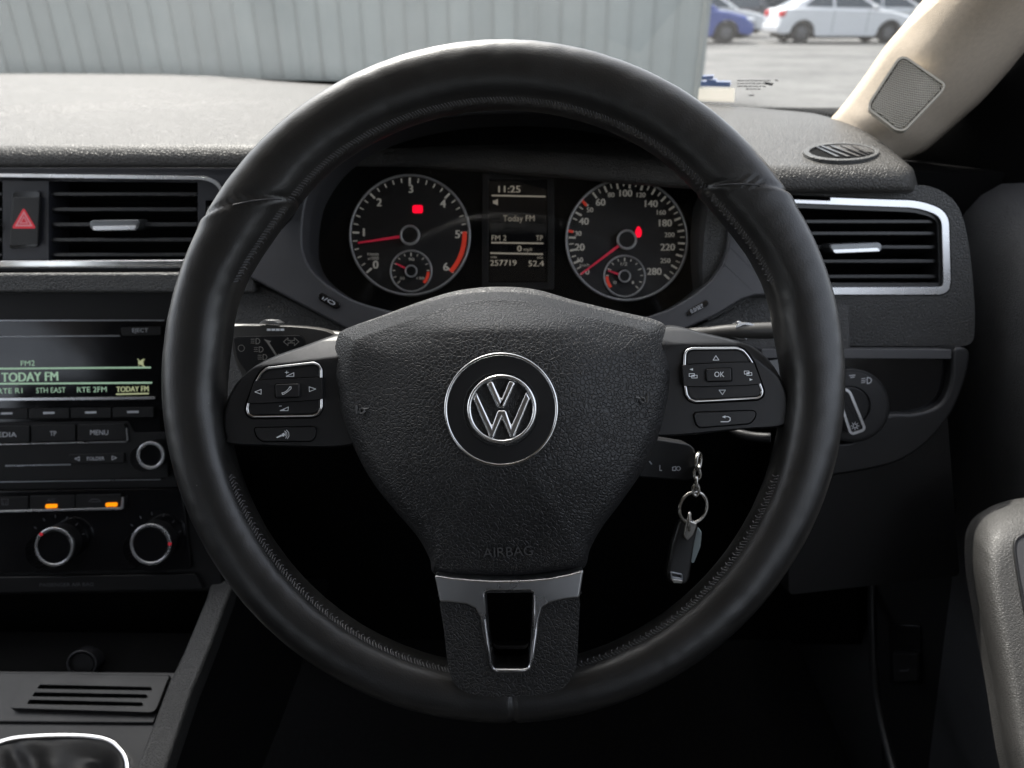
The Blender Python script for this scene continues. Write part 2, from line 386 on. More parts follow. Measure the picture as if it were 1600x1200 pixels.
class Print:
    def __init__(s, F, h): s.F, s.h, s.V, s.Fc, s.k = F, h, [], [], 0
    def H(s, u, v): return s.h(u, v) if callable(s.h) else s.h
    def add(s, pts, faces=None):
        b = len(s.V); s.k += 1; e = (s.k % 7) * 1e-5
        s.V += [s.F.at(u, v, s.H(u, v) + e) for u, v in pts]
        s.Fc += [tuple(b + i for i in f) for f in (faces or [tuple(range(len(pts)))])]
    def text(s, t, u, v, cap, width=None, rot=0, bold=0):
        P, Fc, w_, h_ = glyphs(t); k = cap / 0.7 if not any(c.isdigit() for c in t) else cap / 0.7
        kx = (width / w_) if width else k; a = R(rot); ca, sa = math.cos(a), math.sin(a)
        offs = [(0, 0)] if not bold else [(-bold, 0), (bold, 0), (0, 0)]
        for ou, ov in offs:
            s.add([(u + ou + x * kx * ca - y * k * sa, v + ov - (x * kx * sa + y * k * ca)) for x, y in P], Fc)
    def line(s, pts, wd, closed=False):
        pts = [Vector(p) for p in pts]; n = len(pts)
        for i in range(n if closed else n - 1):
            a, b = pts[i], pts[(i + 1) % n]; d = (b - a)
            if d.length < 1e-6: continue
            d.normalize(); q = Vector((-d.y, d.x)) * wd / 2; e = d * wd * 0.3
            s.add([tuple(a - e + q), tuple(b + e + q), tuple(b + e - q), tuple(a - e - q)])
    def poly(s, pts): s.add(pts)
    def arc(s, u, v, r, a0, a1, wd, n=24):
        s.line([(u + r * math.cos(R(a0 + (a1 - a0) * k / n)), v - r * math.sin(R(a0 + (a1 - a0) * k / n))) for k in range(n + 1)], wd)
    def done(s, name, m, parent): 
        return mk(name, s.V, s.Fc, m, parent, flat=True) if s.V else None

# ================================================================== OUTSIDE: car park, clad wall, parked cars
def Z(r): return CAMZ + r
g = mk('ground', [(-250, -250, 0), (250, -250, 0), (250, 250, 0), (-250, 250, 0)], [(0, 1, 2, 3)], 'asphalt'); tag(g, 'worn pale grey asphalt of the car park', kind='structure')

wall = thing('clad_wall', 'pale green ribbed metal clad wall beyond the windscreen', 'wall', (1.62, 7.0, 0))
WY = R(-7)
wd = Vector((math.cos(WY), math.sin(WY), 0)); wn = Vector((math.sin(WY), -math.cos(WY), 0))
def wp(s_, out, z): return Vector((1.62, 7.0, 0)) - wd * s_ + wn * out + Vector((0, 0, z))
pan0 = rib0 = None
for k in range(46):
    if pan0 is None:
        V = [wp(a, o_, z) for a in (0.012, 0.205) for o_ in (0, -0.03) for z in (0.02, 3.4)]
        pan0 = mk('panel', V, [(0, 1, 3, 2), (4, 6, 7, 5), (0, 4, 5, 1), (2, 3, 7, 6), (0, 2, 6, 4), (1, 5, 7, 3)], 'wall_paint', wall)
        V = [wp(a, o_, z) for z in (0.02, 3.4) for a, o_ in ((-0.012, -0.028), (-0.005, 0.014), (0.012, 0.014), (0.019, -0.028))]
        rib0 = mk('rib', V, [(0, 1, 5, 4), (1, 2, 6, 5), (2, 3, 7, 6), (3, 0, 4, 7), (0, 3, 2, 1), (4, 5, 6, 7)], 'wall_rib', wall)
    else:
        for o_ in (pan0, rib0):
            c = o_.copy(); C.objects.link(c); c.parent = wall; c.location = -wd * 0.2 * k
V = [wp(a, o_, z) for a in (-0.05, 9.3) for o_ in (0.03, -0.10) for z in (3.4, 3.5)]
mk('cap_flashing', V, [(0, 1, 3, 2), (4, 6, 7, 5), (0, 4, 5, 1), (2, 3, 7, 6), (0, 2, 6, 4), (1, 5, 7, 3)], 'wall_rib', wall)
V = [wp(a, o_, z) for a in (-0.06, -0.015) for o_ in (0.03, -0.12) for z in (0.02, 3.4)]
mk('corner_flashing', V, [(0, 1, 3, 2), (4, 6, 7, 5), (0, 4, 5, 1), (2, 3, 7, 6), (0, 2, 6, 4), (1, 5, 7, 3)], 'wall_rib', wall)

def parked_car(name, label, cat, loc, rz, paint, hatch=False, group='cars parked beyond the windscreen', van=False):
    """car with its nose to +x, wheelbase 2.65 m"""
    t = thing(name, label, cat, loc, group); t.rotation_euler.z = R(rz); t.scale = (1.13, 1.13, 1.13); ORG[t] = Vector((0, 0, 0))
    fa, ra, wr = 1.35, -1.32, 0.31
    nose, tail = 2.18, (-1.98 if hatch else -2.06)
    zt = 1.05 if van else 0.0
    def arch(xc, n=9): return [(xc + 0.375 * math.cos(math.pi * k / n), 0.30 + 0.375 * math.sin(math.pi * k / n)) for k in range(n + 1)]
    low = [(nose - 0.05, 0.24)] + arch(fa) + [(fa - 0.42, 0.20), (ra + 0.42, 0.20)] + arch(ra) + [(tail + 0.06, 0.26), (tail, 0.50), (tail + 0.05, 0.80)]
    belt = [(tail + 0.12, 0.97), (-1.5, 0.99), (-0.3, 0.97), (0.75, 0.93), (1.3, 0.90), (1.85, 0.78), (nose - 0.07, 0.66), (nose, 0.45)]
    prof = low + belt
    hw = 0.86
    V, Fc = [], []
    secs = [(-hw, 0.94, 0.02), (-hw + 0.06, 1.0, 0), (hw - 0.06, 1.0, 0), (hw, 0.94, 0.02)]
    for y, k, dz in secs:
        for x, z in prof:
            V.append((x * (k if abs(x) > 1.8 else 1), y, z if z < 0.5 else z - dz))
    n = len(prof)
    for s_ in range(3):
        for i in range(n): Fc.append((s_ * n + i, s_ * n + (i + 1) % n, (s_ + 1) * n + (i + 1) % n, (s_ + 1) * n + i))
    Fc += [tuple(range(n)), tuple(range(4 * n - 1, 3 * n - 1, -1))]
    body = mk('body', V, Fc, paint, t, bevel=0.03, seg=2)
    # cabin
    if hatch: cab = [(-1.9, 0.95), (-1.62, 1.40), (-0.9, 1.49), (0.0, 1.47), (0.35, 1.38), (1.12, 0.92)]
    else: cab = [(-1.75, 0.97), (-1.05, 1.37), (-0.6, 1.45), (0.0, 1.45), (0.38, 1.36), (1.12, 0.92)]
    if van: cab = [(-1.95, 0.95), (-1.9, 1.85), (-1.2, 1.92), (0.2, 1.9), (0.55, 1.75), (1.15, 0.92)]
    V, Fc = [], []; n = len(cab)
    for sgn in (-1, 1):
        for x, z in cab: V.append((x, sgn * (0.80 - 0.42 * (z - 0.93) / (1 if not van else 2.2)), z))
    for i in range(n): Fc.append((i, (i + 1) % n, n + (i + 1) % n, n + i))
    Fc += [tuple(range(n)), tuple(range(2 * n - 1, n - 1, -1))]
    mk('roof', V, Fc, paint, t, bevel=0.04, seg=2)
    def wy(z): return 0.80 - 0.42 * (z - 0.93) / (1 if not van else 2.2) + 0.006
    top = 1.39 if not van else 1.75
    if hatch: wins = [[(-1.45, 1.0), (-1.35, 1.33), (-0.62, top), (-0.62, 1.0)], [(-0.55, 1.0), (-0.55, top), (0.22, top - 0.03), (0.85, 1.0)]]
    else: wins = [[(-1.32, 1.03), (-0.98, 1.30), (-0.50, top), (-0.46, 1.0)], [(-0.39, 1.0), (-0.42, top), (0.26, top - 0.05), (0.86, 0.98)]]
    for wpoly in wins:
        for sgn in (-1, 1):
            ins = [(x, sgn * wy(z), z) for x, z in wpoly]; out = [(x, sgn * (wy(z) - 0.03), z) for x, z in wpoly]
            mk('side_window', ins + out, [(0, 1, 2, 3), (7, 6, 5, 4)] + [(i, (i + 1) % 4, 4 + (i + 1) % 4, 4 + i) for i in range(4)], 'car_glass', t)
    a, b = cab[-1], cab[-2]
    def slope(a, b, nm, k0, k1):
        nrm = Vector((b[1] - a[1], 0, -(b[0] - a[0]))).normalized()
        if nrm.z < 0: nrm = -nrm
        P = []
        for k in (k0, k1):
            x, z = a[0] + (b[0] - a[0]) * k, a[1] + (b[1] - a[1]) * k
            for sgn in (-1, 1): P.append(Vector((x, sgn * (wy(z) - 0.10), z)) + nrm * 0.012)
        Q = [p - nrm * 0.03 for p in P]
        mk(nm, P + Q, [(0, 1, 3, 2), (4, 6, 7, 5), (0, 4, 5, 1), (1, 5, 7, 3), (3, 7, 6, 2), (2, 6, 4, 0)], 'car_glass', t)
    slope(a, b, 'windscreen', 0.06, 0.95); slope(cab[0], cab[1], 'rear_window', 0.15, 0.95)
    for xc in (fa, ra):
        for sgn in (-1, 1):
            V, Fc = [], []; prof_t = [(0.17, 0.0), (0.19, 0.02), (0.30, 0.025), (wr, 0.05), (wr, 0.16), (0.29, 0.19), (0.15, 0.19)]; ns = 24
            for k in range(ns):
                an = 2 * math.pi * k / ns
                for r_, d_ in prof_t: V.append((xc + r_ * math.cos(an), sgn * (0.85 - d_), wr + r_ * math.sin(an)))
            m_ = len(prof_t)
            for k in range(ns):
                for j in range(m_ - 1): Fc.append((k * m_ + j, k * m_ + j + 1, ((k + 1) % ns) * m_ + j + 1, ((k + 1) % ns) * m_ + j))
            wh = mk('wheel', V, Fc, 'tyre', t)
            V, Fc = [(xc, sgn * 0.835, wr)], []
            for k in range(20):
                an = 2 * math.pi * k / 20; rr = 0.185; V.append((xc + rr * math.cos(an), sgn * (0.83 if k % 4 < 2 else 0.80), wr + rr * math.sin(an)))
            Fc = [(0, 1 + k, 1 + (k + 1) % 20) for k in range(20)]
            mk('rim', V, Fc, 'alloy', wh, flat=True)
    def blk(nm, lo, hi, m_, bv=0.02): return box(nm, lo, hi, m_, t, bv)
    for sgn in (-1, 1):
        y0, y1 = (sgn * 0.50, sgn * 0.845); lo, hi = min(y0, y1), max(y0, y1)
        blk('headlight', (nose - 0.42, lo, 0.60), (nose - 0.035, hi, 0.72), 'lamp_glass', 0.04)
        blk('tail_light', (tail + 0.015, lo, 0.74), (tail + 0.30, hi, 0.92), 'tail_red', 0.03)
        blk('door_mirror', (0.72, min(sgn * 0.82, sgn * 0.98), 0.96), (0.86, max(sgn * 0.82, sgn * 0.98), 1.08), paint, 0.03)
        for xh in (-0.75, 0.25): blk('door_handle', (xh - 0.17, min(sgn * 0.85, sgn * 0.885), 0.82), (xh, max(sgn * 0.85, sgn * 0.885), 0.85), paint, 0.008)
    for xg in (-0.43, 0.62):
        for sgn in (-1, 1): blk('door_gap', (xg - 0.006, min(sgn * 0.84, sgn * 0.8615), 0.30), (xg + 0.006, max(sgn * 0.84, sgn * 0.8615), 0.93), 'black_plastic', 0)
    blk('number_plate', (nose - 0.03, -0.26, 0.36), (nose + 0.012, 0.26, 0.47), 'white_paint', 0.004)
    blk('bumper', (tail - 0.03, -0.80, 0.30), (tail + 0.10, 0.80, 0.52), paint, 0.04)
    blk('underbody', (tail + 0.25, -0.70, 0.14), (nose - 0.3, 0.70, 0.30), 'void_black', 0)
    blk('grille', (nose - 0.06, -0.45, 0.34), (nose + 0.005, 0.45, 0.52), 'black_plastic', 0.02)
    blk('sill', (ra + 0.4, -0.84, 0.185), (fa - 0.4, 0.84, 0.215), 'black_plastic', 0.008)
    return t
def gpt(u, v):                                  # where a pixel ray meets the ground
    r = ray(u, v); return EYE + r * (-CAMZ / r.z)
p = gpt(1249, 68); k = p.y
parked_car('parked_car', 'white saloon parked side on, its red tail light nearest the blue car', 'car', (p.x + 1.49, p.y + 0.85, 0), 0, 'white_paint')
p = gpt(1134, 68); parked_car('parked_car', 'bright blue hatchback half hidden by the clad wall', 'car', (p.x - 1.50, p.y + 0.9, 0), -6, 'blue_paint', hatch=True)
p = gpt(1360, 60); parked_car('parked_car', 'silver car parked behind the white saloon', 'car', (p.x + 1.4, p.y + 2.2, 0), -4, 'silver_paint')
p = gpt(1150, 60); parked_car('parked_car', 'pale silver car parked behind the blue hatchback', 'car', (p.x - 0.9, p.y + 1.8, 0), -8, 'silver_paint')
p = gpt(1195, 50); parked_car('parked_van', 'dark van parked behind the other cars', 'van', (p.x - 0.4, p.y + 3.5, 0), -3, 'dark_paint', hatch=True, van=True)
bl = thing('far_building', 'low grey building at the far side of the car park', 'building', (22, 62, 0))
box('wall', (2, 60, 0), (60, 66, 3.6), 'building', bl)
box('roof', (1.6, 59.6, 3.6), (60.4, 66.4, 3.9), 'dark_paint', bl)
for k in range(9): box('window', (8 + k * 5, 59.93, 1.0), (10.6 + k * 5, 60.05, 2.3), 'car_glass', bl)

# ================================================================== THE CAR'S SHELL (shades the cabin)
sh = thing('car_shell', 'dark cabin floor, roof and sides of the car around the dashboard', 'car body', (-0.37, 0.1, Z(-0.86)))
box('floor', (-1.16, -1.9, Z(-0.88)), (0.47, 1.20, Z(-0.86)), 'carpet', sh)
box('firewall', (-1.14, 1.16, Z(-0.86)), (0.42, 1.20, Z(-0.15)), 'carpet', sh)
def head(x): return 0.42 - 0.10 * ((x + 0.37) / 0.75) ** 2      # front edge of the roof
rows = [[Vector((x, lerp(-1.75, head(x), k / 8), Z(0.325 + 0.02 * math.sin(math.pi * k / 8)))) for x in [-1.13 + 1.56 * i / 30 for i in range(31)]] for k in range(9)]
grid('roof', rows, 'cream_fabric', sh, sharp=180, thick=0.03)
box('side_wall', (-1.18, -1.9, Z(-0.86)), (-1.14, 1.12, Z(-0.12)), 'door_grain', sh)
box('sun_leak_block', (0.345, 0.66, Z(-0.70)), (0.47, 1.12, Z(-0.13)), 'void_black', sh)  # unseen black box added to stop sun leaking past the dash end
box('side_wall', (0.47, -1.9, Z(-0.86)), (0.51, 0.80, Z(-0.12)), 'door_grain', sh)
box('side_wall', (0.47, 0.80, Z(-0.86)), (0.51, 1.20, Z(-0.17)), 'door_grain', sh)
box('pillar', (-1.16, -0.45, Z(-0.12)), (-1.10, -0.30, Z(0.33)), 'cream_fabric', sh)
box('pillar', (0.40, -0.45, Z(-0.10)), (0.46, -0.30, Z(0.33)), 'cream_fabric', sh)
def seat(x, label):  # seats out of view, added to keep rear light off the footwell
    t = thing('front_seat', label, 'seat', (x, -0.1, Z(-0.86)), 'front seats')
    box('cushion', (x - 0.25, -0.42, Z(-0.62)), (x + 0.25, 0.12, Z(-0.44)), 'carpet', t, 0.05)
    box('backrest', (x - 0.25, -0.62, Z(-0.50)), (x + 0.25, -0.46, Z(0.06)), 'carpet', t, 0.05)
    box('headrest', (x - 0.13, -0.62, Z(0.075)), (x + 0.13, -0.52, Z(0.25)), 'carpet', t, 0.04)
    box('base', (x - 0.2, -0.38, Z(-0.86)), (x + 0.2, 0.05, Z(-0.62)), 'void_black', t)
seat(0.0, "dark driver's seat facing the steering wheel"); seat(-0.74, 'dark unseen passenger seat added to block light from behind')
box('rear_bulkhead', (-1.14, -1.9, Z(-0.86)), (0.47, -1.8, Z(0.05)), 'door_grain', sh)

# windscreen
def yb(x): return ((((-0.4346 * x + -0.6310) * x + -0.5824) * x + -0.4625) * x + 0.9893)     # foot of the screen along the dash
ws = thing('windscreen', 'clear curved windscreen with a dotted black lower border', 'windscreen', (-0.37, 1.0, Z(-0.1)))
rows = []
XS = [-1.12 + 1.49 * k / 40 for k in range(41)]
def wsp(x, t):
    a = Vector((x, yb(x) + 0.006, Z(-0.10))); xc = (x + 0.37) / 0.75
    b = Vector((-0.37 + (x + 0.37) * 0.97, head(x) - 0.004, Z(0.325))); p = a.lerp(b, t)
    p.z += 0.035 * math.sin(math.pi * t); return p
rows = [[wsp(x, k / 14) for x in XS] for k in range(15)]
grid('glass', rows, 'windscreen_glass', ws, sharp=180)
fr = [[wsp(x, t * lerp(0.9, 0.25, sst(-0.1, 0.2, x))) + Vector((0, -0.001, -0.0015)) for x in XS] for t in (0.0, 0.012, 0.024)]
grid('black_border', fr, 'void_black', ws, sharp=180)
V, Fc = [], []
for r_ in range(9):
    sz = 0.0017 * (1 - r_ / 10)
    for k in range(330):
        x = -0.95 + k * 0.004 + (r_ % 2) * 0.002
        t = (0.027 + r_ * 0.006) * lerp(0.9, 0.28, sst(-0.1, 0.2, x))
        c = wsp(x, t) + Vector((0, -0.001, -0.0015)); e1 = Vector((1, 0, 0)); e2 = (wsp(x, t + 0.01) - wsp(x, t)).normalized()
        b = len(V); V += [c + e1 * sz, c + e2 * sz, c - e1 * sz, c - e2 * sz]; Fc.append((b, b + 1, b + 2, b + 3))
tag(mk('border_dots', V, Fc, 'void_black', ws, flat=True), kind='stuff')
# the paper sticker and the maker's fine print on the glass
class GlassFrame:                               # print that lies on the inner face of the screen
    def at(s, u, v, h=0):
        r = ray(u, v); lo, hi = 0.55, 1.25
        def side(d):
            p = EYE + r * d; t = 0.05; x = p.x
            for _ in range(12):
                q = wsp(x, t); t = max(0, min(1, t + (p.z - q.z) / 0.5)); x += p.x - q.x
            return p.y - wsp(x, t).y
        for _ in range(40):
            md = (lo + hi) / 2
            if side(md) > 0: hi = md
            else: lo = md
        return EYE + r * (lo - 0.0012 - h)
GF = GlassFrame()
pr = Print(GF, 0.0); pr.poly([(1092, 138), (1148, 138), (1147, 160), (1090, 158)]); pr.done('sticker', 'sticker_cream', ws)
pr = Print(GF, 0.0004); pr.line([(1098, 122), (1113, 121)], 5); pr.line([(1097, 131), (1139, 132)], 7); pr.line([(1105, 126), (1118, 127)], 4); pr.done('sticker_mark', 'sticker_blue', ws)
pr = Print(GF, 0.0)
for r_, (a, b) in enumerate([(1152, 1204), (1152, 1208), (1152, 1196), (1166, 1188)]):
    u = a
    while u < b:
        l = random.uniform(3, 8); pr.line([(u, 126 + r_ * 4.4), (min(u + l, b), 126 + r_ * 4.4)], 1.6); u += l + 2
pr.line([(1196, 130), (1206, 132)], 4); pr.line([(1170, 149), (1178, 149)], 1.5); pr.line([(1211, 125), (1216, 126)], 1.5)
pr.done('fine_print', 'print_dim', ws)

# ================================================================== DASHBOARD
da = thing('dashboard', 'dark grey grained dashboard with rounded pad under the windscreen', 'dashboard', (-0.3, 0.75, Z(-0.6)))
def ye(x): return lerp(0.643, 0.566, sst(-0.1, 0.22, x))
def ze(x): return lerp(-0.105, -0.108, sst(-0.1, 0.22, x))
def drop(x): return -0.034 * max(0, (x - 0.295) / 0.042) ** 2.5
rows = []
xs = [-1.12 + 0.02 * k for k in range(64)] + [0.15 + 0.006 * k for k in range(1, 32)]
for x in xs:
    y1, z1, y0 = ye(x) + 0.035 * sst(0.296, 0.332, x) , ze(x), yb(x) - 0.002; d = drop(x); prof = []
    NT = 26
    for k in range(NT + 1):
        t = k / NT; y = lerp(y0, y1 + 0.012, t); z = lerp(-0.095, z1, t) + 0.006 * math.sin(math.pi * t)
        if x < -0.2:                            # the shallow moulded wedge on the passenger side
            wdt = sst(-0.22, -0.62, x) * 0.075; c = 0.862
            z += 0.005 * sst(c - wdt - 0.006, c - wdt + 0.004, y) * sst(-0.2, -0.5, x) + 0.004 * sst(c + wdt - 0.02, c + wdt + 0.02, y) * sst(-0.2, -0.5, x)
        prof.append((y, z))
    zz = prof[-1][1]
    for k in range(1, 9):
        a = math.pi / 2 * k / 8; prof.append((y1 + 0.012 - 0.016 * math.sin(a), zz - 0.016 * (1 - math.cos(a))))
    prof.append((y1 + 0.001, zz - 0.0195)); prof.append((y1 + 0.03, zz - 0.021))
    rows.append([Vector((x, y, Z(z + d))) for y, z in prof])
grid('top_pad', rows, 'dash_pad', da, sharp=75)
box('inner_body', (-1.12, 0.70, Z(-0.62)), (0.34, 0.98, Z(-0.19)), 'void_black', da)

# ---- passenger side: trim plate, vents, hazard switch
FL = Frame(200, 340, 0.618, tilt=13)
tp = prism('trim_plate', rnd([(-260, 262), (430, 262), (430, 424), (-260, 424)], 4), FL, -0.03, 0.0, 'trim_plate', da,
           holes=[rnd([(76, 283), (309, 285), (309, 407), (76, 407)], 3), rnd([(-200, 283), (4, 283), (4, 407), (-200, 407)], 3), rnd(rect(321, 313, 352, 390), 3)], bevel=0.0006)
prism('vent_back', rect(-255, 275, 420, 415), FL, -0.06, -0.032, 'void_black', da)
fo = rnd([(-240, 268), (352, 276), (352, 418), (-240, 419)], [4, 42, 12, 4], 8); fi = rnd([(-232, 273), (346, 282), (346, 405), (-232, 409)], [4, 38, 8, 4], 8)
fi = inset(fo, 5.2)
prism('chrome_surround', fo, FL, -0.004, 0.003, 'satin_chrome', da, holes=[fi], bevel=0.0012, seg=3)
prism('chrome_strip', rnd([(-240, 409), (352, 406), (352, 417), (-240, 419)], 3), FL, 0.0031, 0.016, 'chrome', da, bevel=0.0022, seg=3)
def slats(F, vs_, u0, u1, par, dep=0.035, back=-0.004, th=0.0016):
    for v_ in vs_:
        a, b = F.at(u0, v_, back), F.at(u1, v_, back); n = F.n; e = F.ey
        bk = -n * dep - e * 0.006
        V = []
        for p_ in (a, b): V += [p_ + e * th, p_ - e * th, p_ + bk - e * th, p_ + bk + e * th]
        mk('slat', V, [(0, 1, 5, 4), (1, 2, 6, 5), (2, 3, 7, 6), (3, 0, 4, 7), (0, 3, 2, 1), (4, 5, 6, 7)], 'slat_plastic', par, bevel=0.0007)
slats(FL, (303, 327, 350.5, 374.5, 398), 77, 308, tp); slats(FL, (303, 327, 350.5, 374.5, 398), -199, 3, tp)
def tab(F, poly, par):
    o = prism('vent_tab', rnd(poly, 8), F, -0.012, 0.006, 'tab_metal', par, bevel=0.0036, seg=4)
    (a, b), (c, d), (e, f), (g_, h_) = poly; prism('tab_edge', rnd([(a + 6, lerp(b, h_, .55)), (c - 6, lerp(d, f, .55)), (e - 4, f - 1), (g_ + 4, h_ - 1)], 3), F, 0.0061, 0.0072, 'satin_chrome', par, bevel=0.0005); return o
tab(FL, [(138, 344), (219, 343), (214, 360), (141, 361)], tp); tab(FL, [(-90, 344), (-9, 343), (-14, 360), (-87, 361)], tp)
o = prism('vent_thumbwheel', rnd(rect(323, 322, 350, 382), 4), FL, -0.012, 0.0005, 'slat_plastic', tp, bevel=0.002)
for k in range(9): prism('ridge', rect(325, 326 + k * 6, 349, 329 + k * 6), FL, 0.0003, 0.0013, 'slat_plastic', o)
hz = prism('switch_surround', rnd([(19, 299), (62, 298), (60, 385), (14, 390)], 6), FL, 0.0005, 0.0022, 'gloss_black', da, bevel=0.0006)
hb = prism('hazard_switch', rnd([(20, 308), (62, 308), (59, 382), (15, 383)], 3), FL, 0.001, 0.0042, 'satin_plastic', da, bevel=0.0008)
pr = Print(FL, 0.0044); pr.poly(rnd([(37, 324), (57, 357), (18, 357)], 5)); pr.done('hazard_triangle', 'hazard_red', hb)
pr = Print(FL, 0.0046)
for r1, r2 in ((14, 9.5), (7.0, 4.2)):
    T = lambda r: [(37.2, 345 - r * 1.12), (37.2 + r, 345 + r * 0.62), (37.2 - r, 345 + r * 0.62)]
    a, b = T(r1), T(r2); pr.add(a + b, [(0, 1, 4, 3), (1, 2, 5, 4), (2, 0, 3, 5)])
pr.done('hazard_mark', 'hazard_pink', hb)
FL2 = Frame(150, 445, 0.582, tilt=20)
prism('lower_rail', rnd([(-260, 427), (400, 425), (400, 458), (-260, 458)], 9), FL2, -0.03, 0.0, 'dash_grain', da, bevel=0.005, seg=4)

# ---- driver side: grained face with vent
FR = Frame(1350, 420, 0.585, tilt=15)
outer = crv([(1120, 292), (1300, 292), (1400, 290), (1455, 292), (1494, 318), (1512, 372), (1522, 460), (1523, 515), (1520, 532), (1508, 540), (1470, 541), (1300, 541), (1120, 541)], 6)
vent_o = rnd([(1168, 302), (1440, 312), (1484, 330), (1488, 462), (1170, 462)], [10, 30, 26, 24, 30], 7)
face = prism('face_panel', outer, FR, -0.05, 0.0, 'dash_grain', da, holes=[vent_o], bevel=0.004, seg=4)
ci = inset(vent_o, 13)
sur = prism('chrome_surround', inset(vent_o, 1.5), FR, -0.012, 0.0005, 'satin_chrome', da, holes=[ci], bevel=0.0018, seg=3)
ci2 = inset(vent_o, 20)
prism('vent_frame', inset(vent_o, 12.5), FR, -0.03, -0.003, 'slat_plastic', da, holes=[ci2], bevel=0.001)
prism('vent_back', inset(vent_o, 3), FR, -0.07, -0.046, 'void_black', da)
slats(FR, (346, 364.5, 386, 408, 432), 1186, 1470, sur, dep=0.03, back=-0.007)
tab(FR, [(1294, 381), (1378, 378), (1380, 394), (1300, 397)], sur)

# ---- binnacle bezel round the clocks and the hood over them
FB = Frame(800, 400, 0.575)
opening = crv([(475, 330), (472, 380), (476, 399), (484, 417), (499, 434), (519, 449), (547, 466), (585, 479), (640, 490), (810, 505), (980, 499), (1030, 488), (1050, 480), (1084, 460), (1108, 440), (1124, 420), (1132, 402), (1137, 375), (1135, 335), (1120, 290), (1080, 235), (1000, 190), (900, 168), (800, 163), (700, 170), (600, 195), (530, 235), (490, 285)], 4)
bez = [(395, 436), (540, 513), (600, 545), (1000, 545), (1080, 510), (1120, 492), (1160, 468), (1180, 462), (1216, 461), (1216, 300), (1150, 220), (1050, 150), (900, 122), (800, 118), (680, 122), (550, 160), (450, 230), (375, 330), (365, 420)]
prism('cluster_bezel', bez, FB, -0.052, 0.0, 'bezel_plastic', da, holes=[opening], bevel=0.0022, seg=3)
arch = crv([(420, 360), (462, 285), (530, 222), (640, 180), (800, 162), (960, 174), (1075, 218), (1145, 282), (1195, 355)], 6, closed=False)
rows = []
for u, v in arch:
    a = px(u, v, 0.545); b = a + Vector((0, 0.05, 0.004)); c = a + Vector((0, 0.30, -0.012))
    dn = (px(800, 400, 0.545) - a).normalized() * 0.008
    rows.append([a + dn + Vector((0, 0.10, 0)), a + dn, a + dn * 0.5 - Vector((0, 0.003, 0)), a, b, c])
grid('cluster_hood', rows, 'black_plastic', da, sharp=80)

# ---- lower dash behind the wheel, knee panel, column
FK = Frame(800, 560, 0.590)
prism('knee_panel', rnd([(300, 470), (396, 438), (548, 515), (600, 550), (1000, 550), (1076, 515), (1118, 496), (1160, 471), (1185, 465), (1330, 465), (1330, 660), (1100, 650), (330, 650), (310, 600)], 8), FK, -0.03, -0.001, 'dash_grain', da, bevel=0.003, seg=3)
strip3('footwell_dark', [(250, 640, .612), (250, 760, .70), (250, 1000, .86)], [(1340, 640, .612), (1340, 760, .70), (1340, 1000, .86)], 'void_black', da, 0.01, 0)  # black sheet sloped away, its colour standing for the footwell's darkness
FN = Frame(1400, 600, 0.578, tilt=20)
prism('trim_strip', rnd([(1190, 545), (1487, 546), (1487, 561), (1190, 560)], 2), FN, -0.02, 0.001, 'bezel_plastic', da, bevel=0.002, seg=3)
prism('switch_recess', crv([(1200, 562), (1486, 562), (1484, 590), (1476, 618), (1458, 634), (1428, 643), (1388, 646), (1200, 646)], 5), FN, -0.03, -0.008, 'gloss_black', da, bevel=0.001)
prism('end_panel', crv([(1490, 546), (1514, 546), (1515, 570), (1504, 610), (1482, 655), (1440, 700), (1380, 730), (1250, 748), (1236, 715), (1250, 690), (1330, 690), (1384, 650), (1428, 646), (1460, 637), (1478, 620), (1487, 590)], 5), FN, -0.03, 0.0, 'satin_plastic', da, bevel=0.003, seg=3)
prism('lower_cover', rnd([(1232, 690), (1440, 690), (1480, 640), (1500, 900), (1232, 930)], 10), FN, -0.06, -0.012, 'black_plastic', da, bevel=0.004)
# air outlet let into the pad beside the pillar
FD = Frame(1315, 236, 0.6135, tilt=85)
def pad_z(x, y): t = (yb(x) - 0.002 - y) / (yb(x) - 0.002 - ye(x) - 0.012); return Z(lerp(-0.095, ze(x), t) + 0.006 * math.sin(math.pi * t) + drop(x))
for d_ in [0.5 + 0.001 * k for k in range(200)]:
    q_ = px(1315, 236, d_)
    if q_.z < pad_z(q_.x, q_.y): FD.o = q_ + Vector((0, 0, 0.001)); break
dv = prism('demister_frame', circ(1315, 236, 60, 48, 14.5), FD, -0.004, 0.0007, 'dash_grain', da, holes=[circ(1316, 236, 51, 40, 11.5)], bevel=0.0006, seg=3)
prism('demister_back', circ(1316, 236, 53, 40, 12.5), FD, -0.006, -0.0006, 'void_black', da)
for k in range(5):
    u = 1262 + k * 17; pts = []
    for a_, b_ in ((0, 0), (1, 0), (1, 1), (0, 1)):
        uu, vv = u + a_ * 6 + b_ * 44, 227 + b_ * 17
        q = math.hypot((uu - 1316) / 51, (vv - 236) / 11.5)
        if q > 1: uu, vv = 1316 + (uu - 1316) / q, 236 + (vv - 236) / q
        pts.append((uu, vv))
    prism('slat', pts, FD, -0.0005, 0.0005, 'slat_plastic', dv)

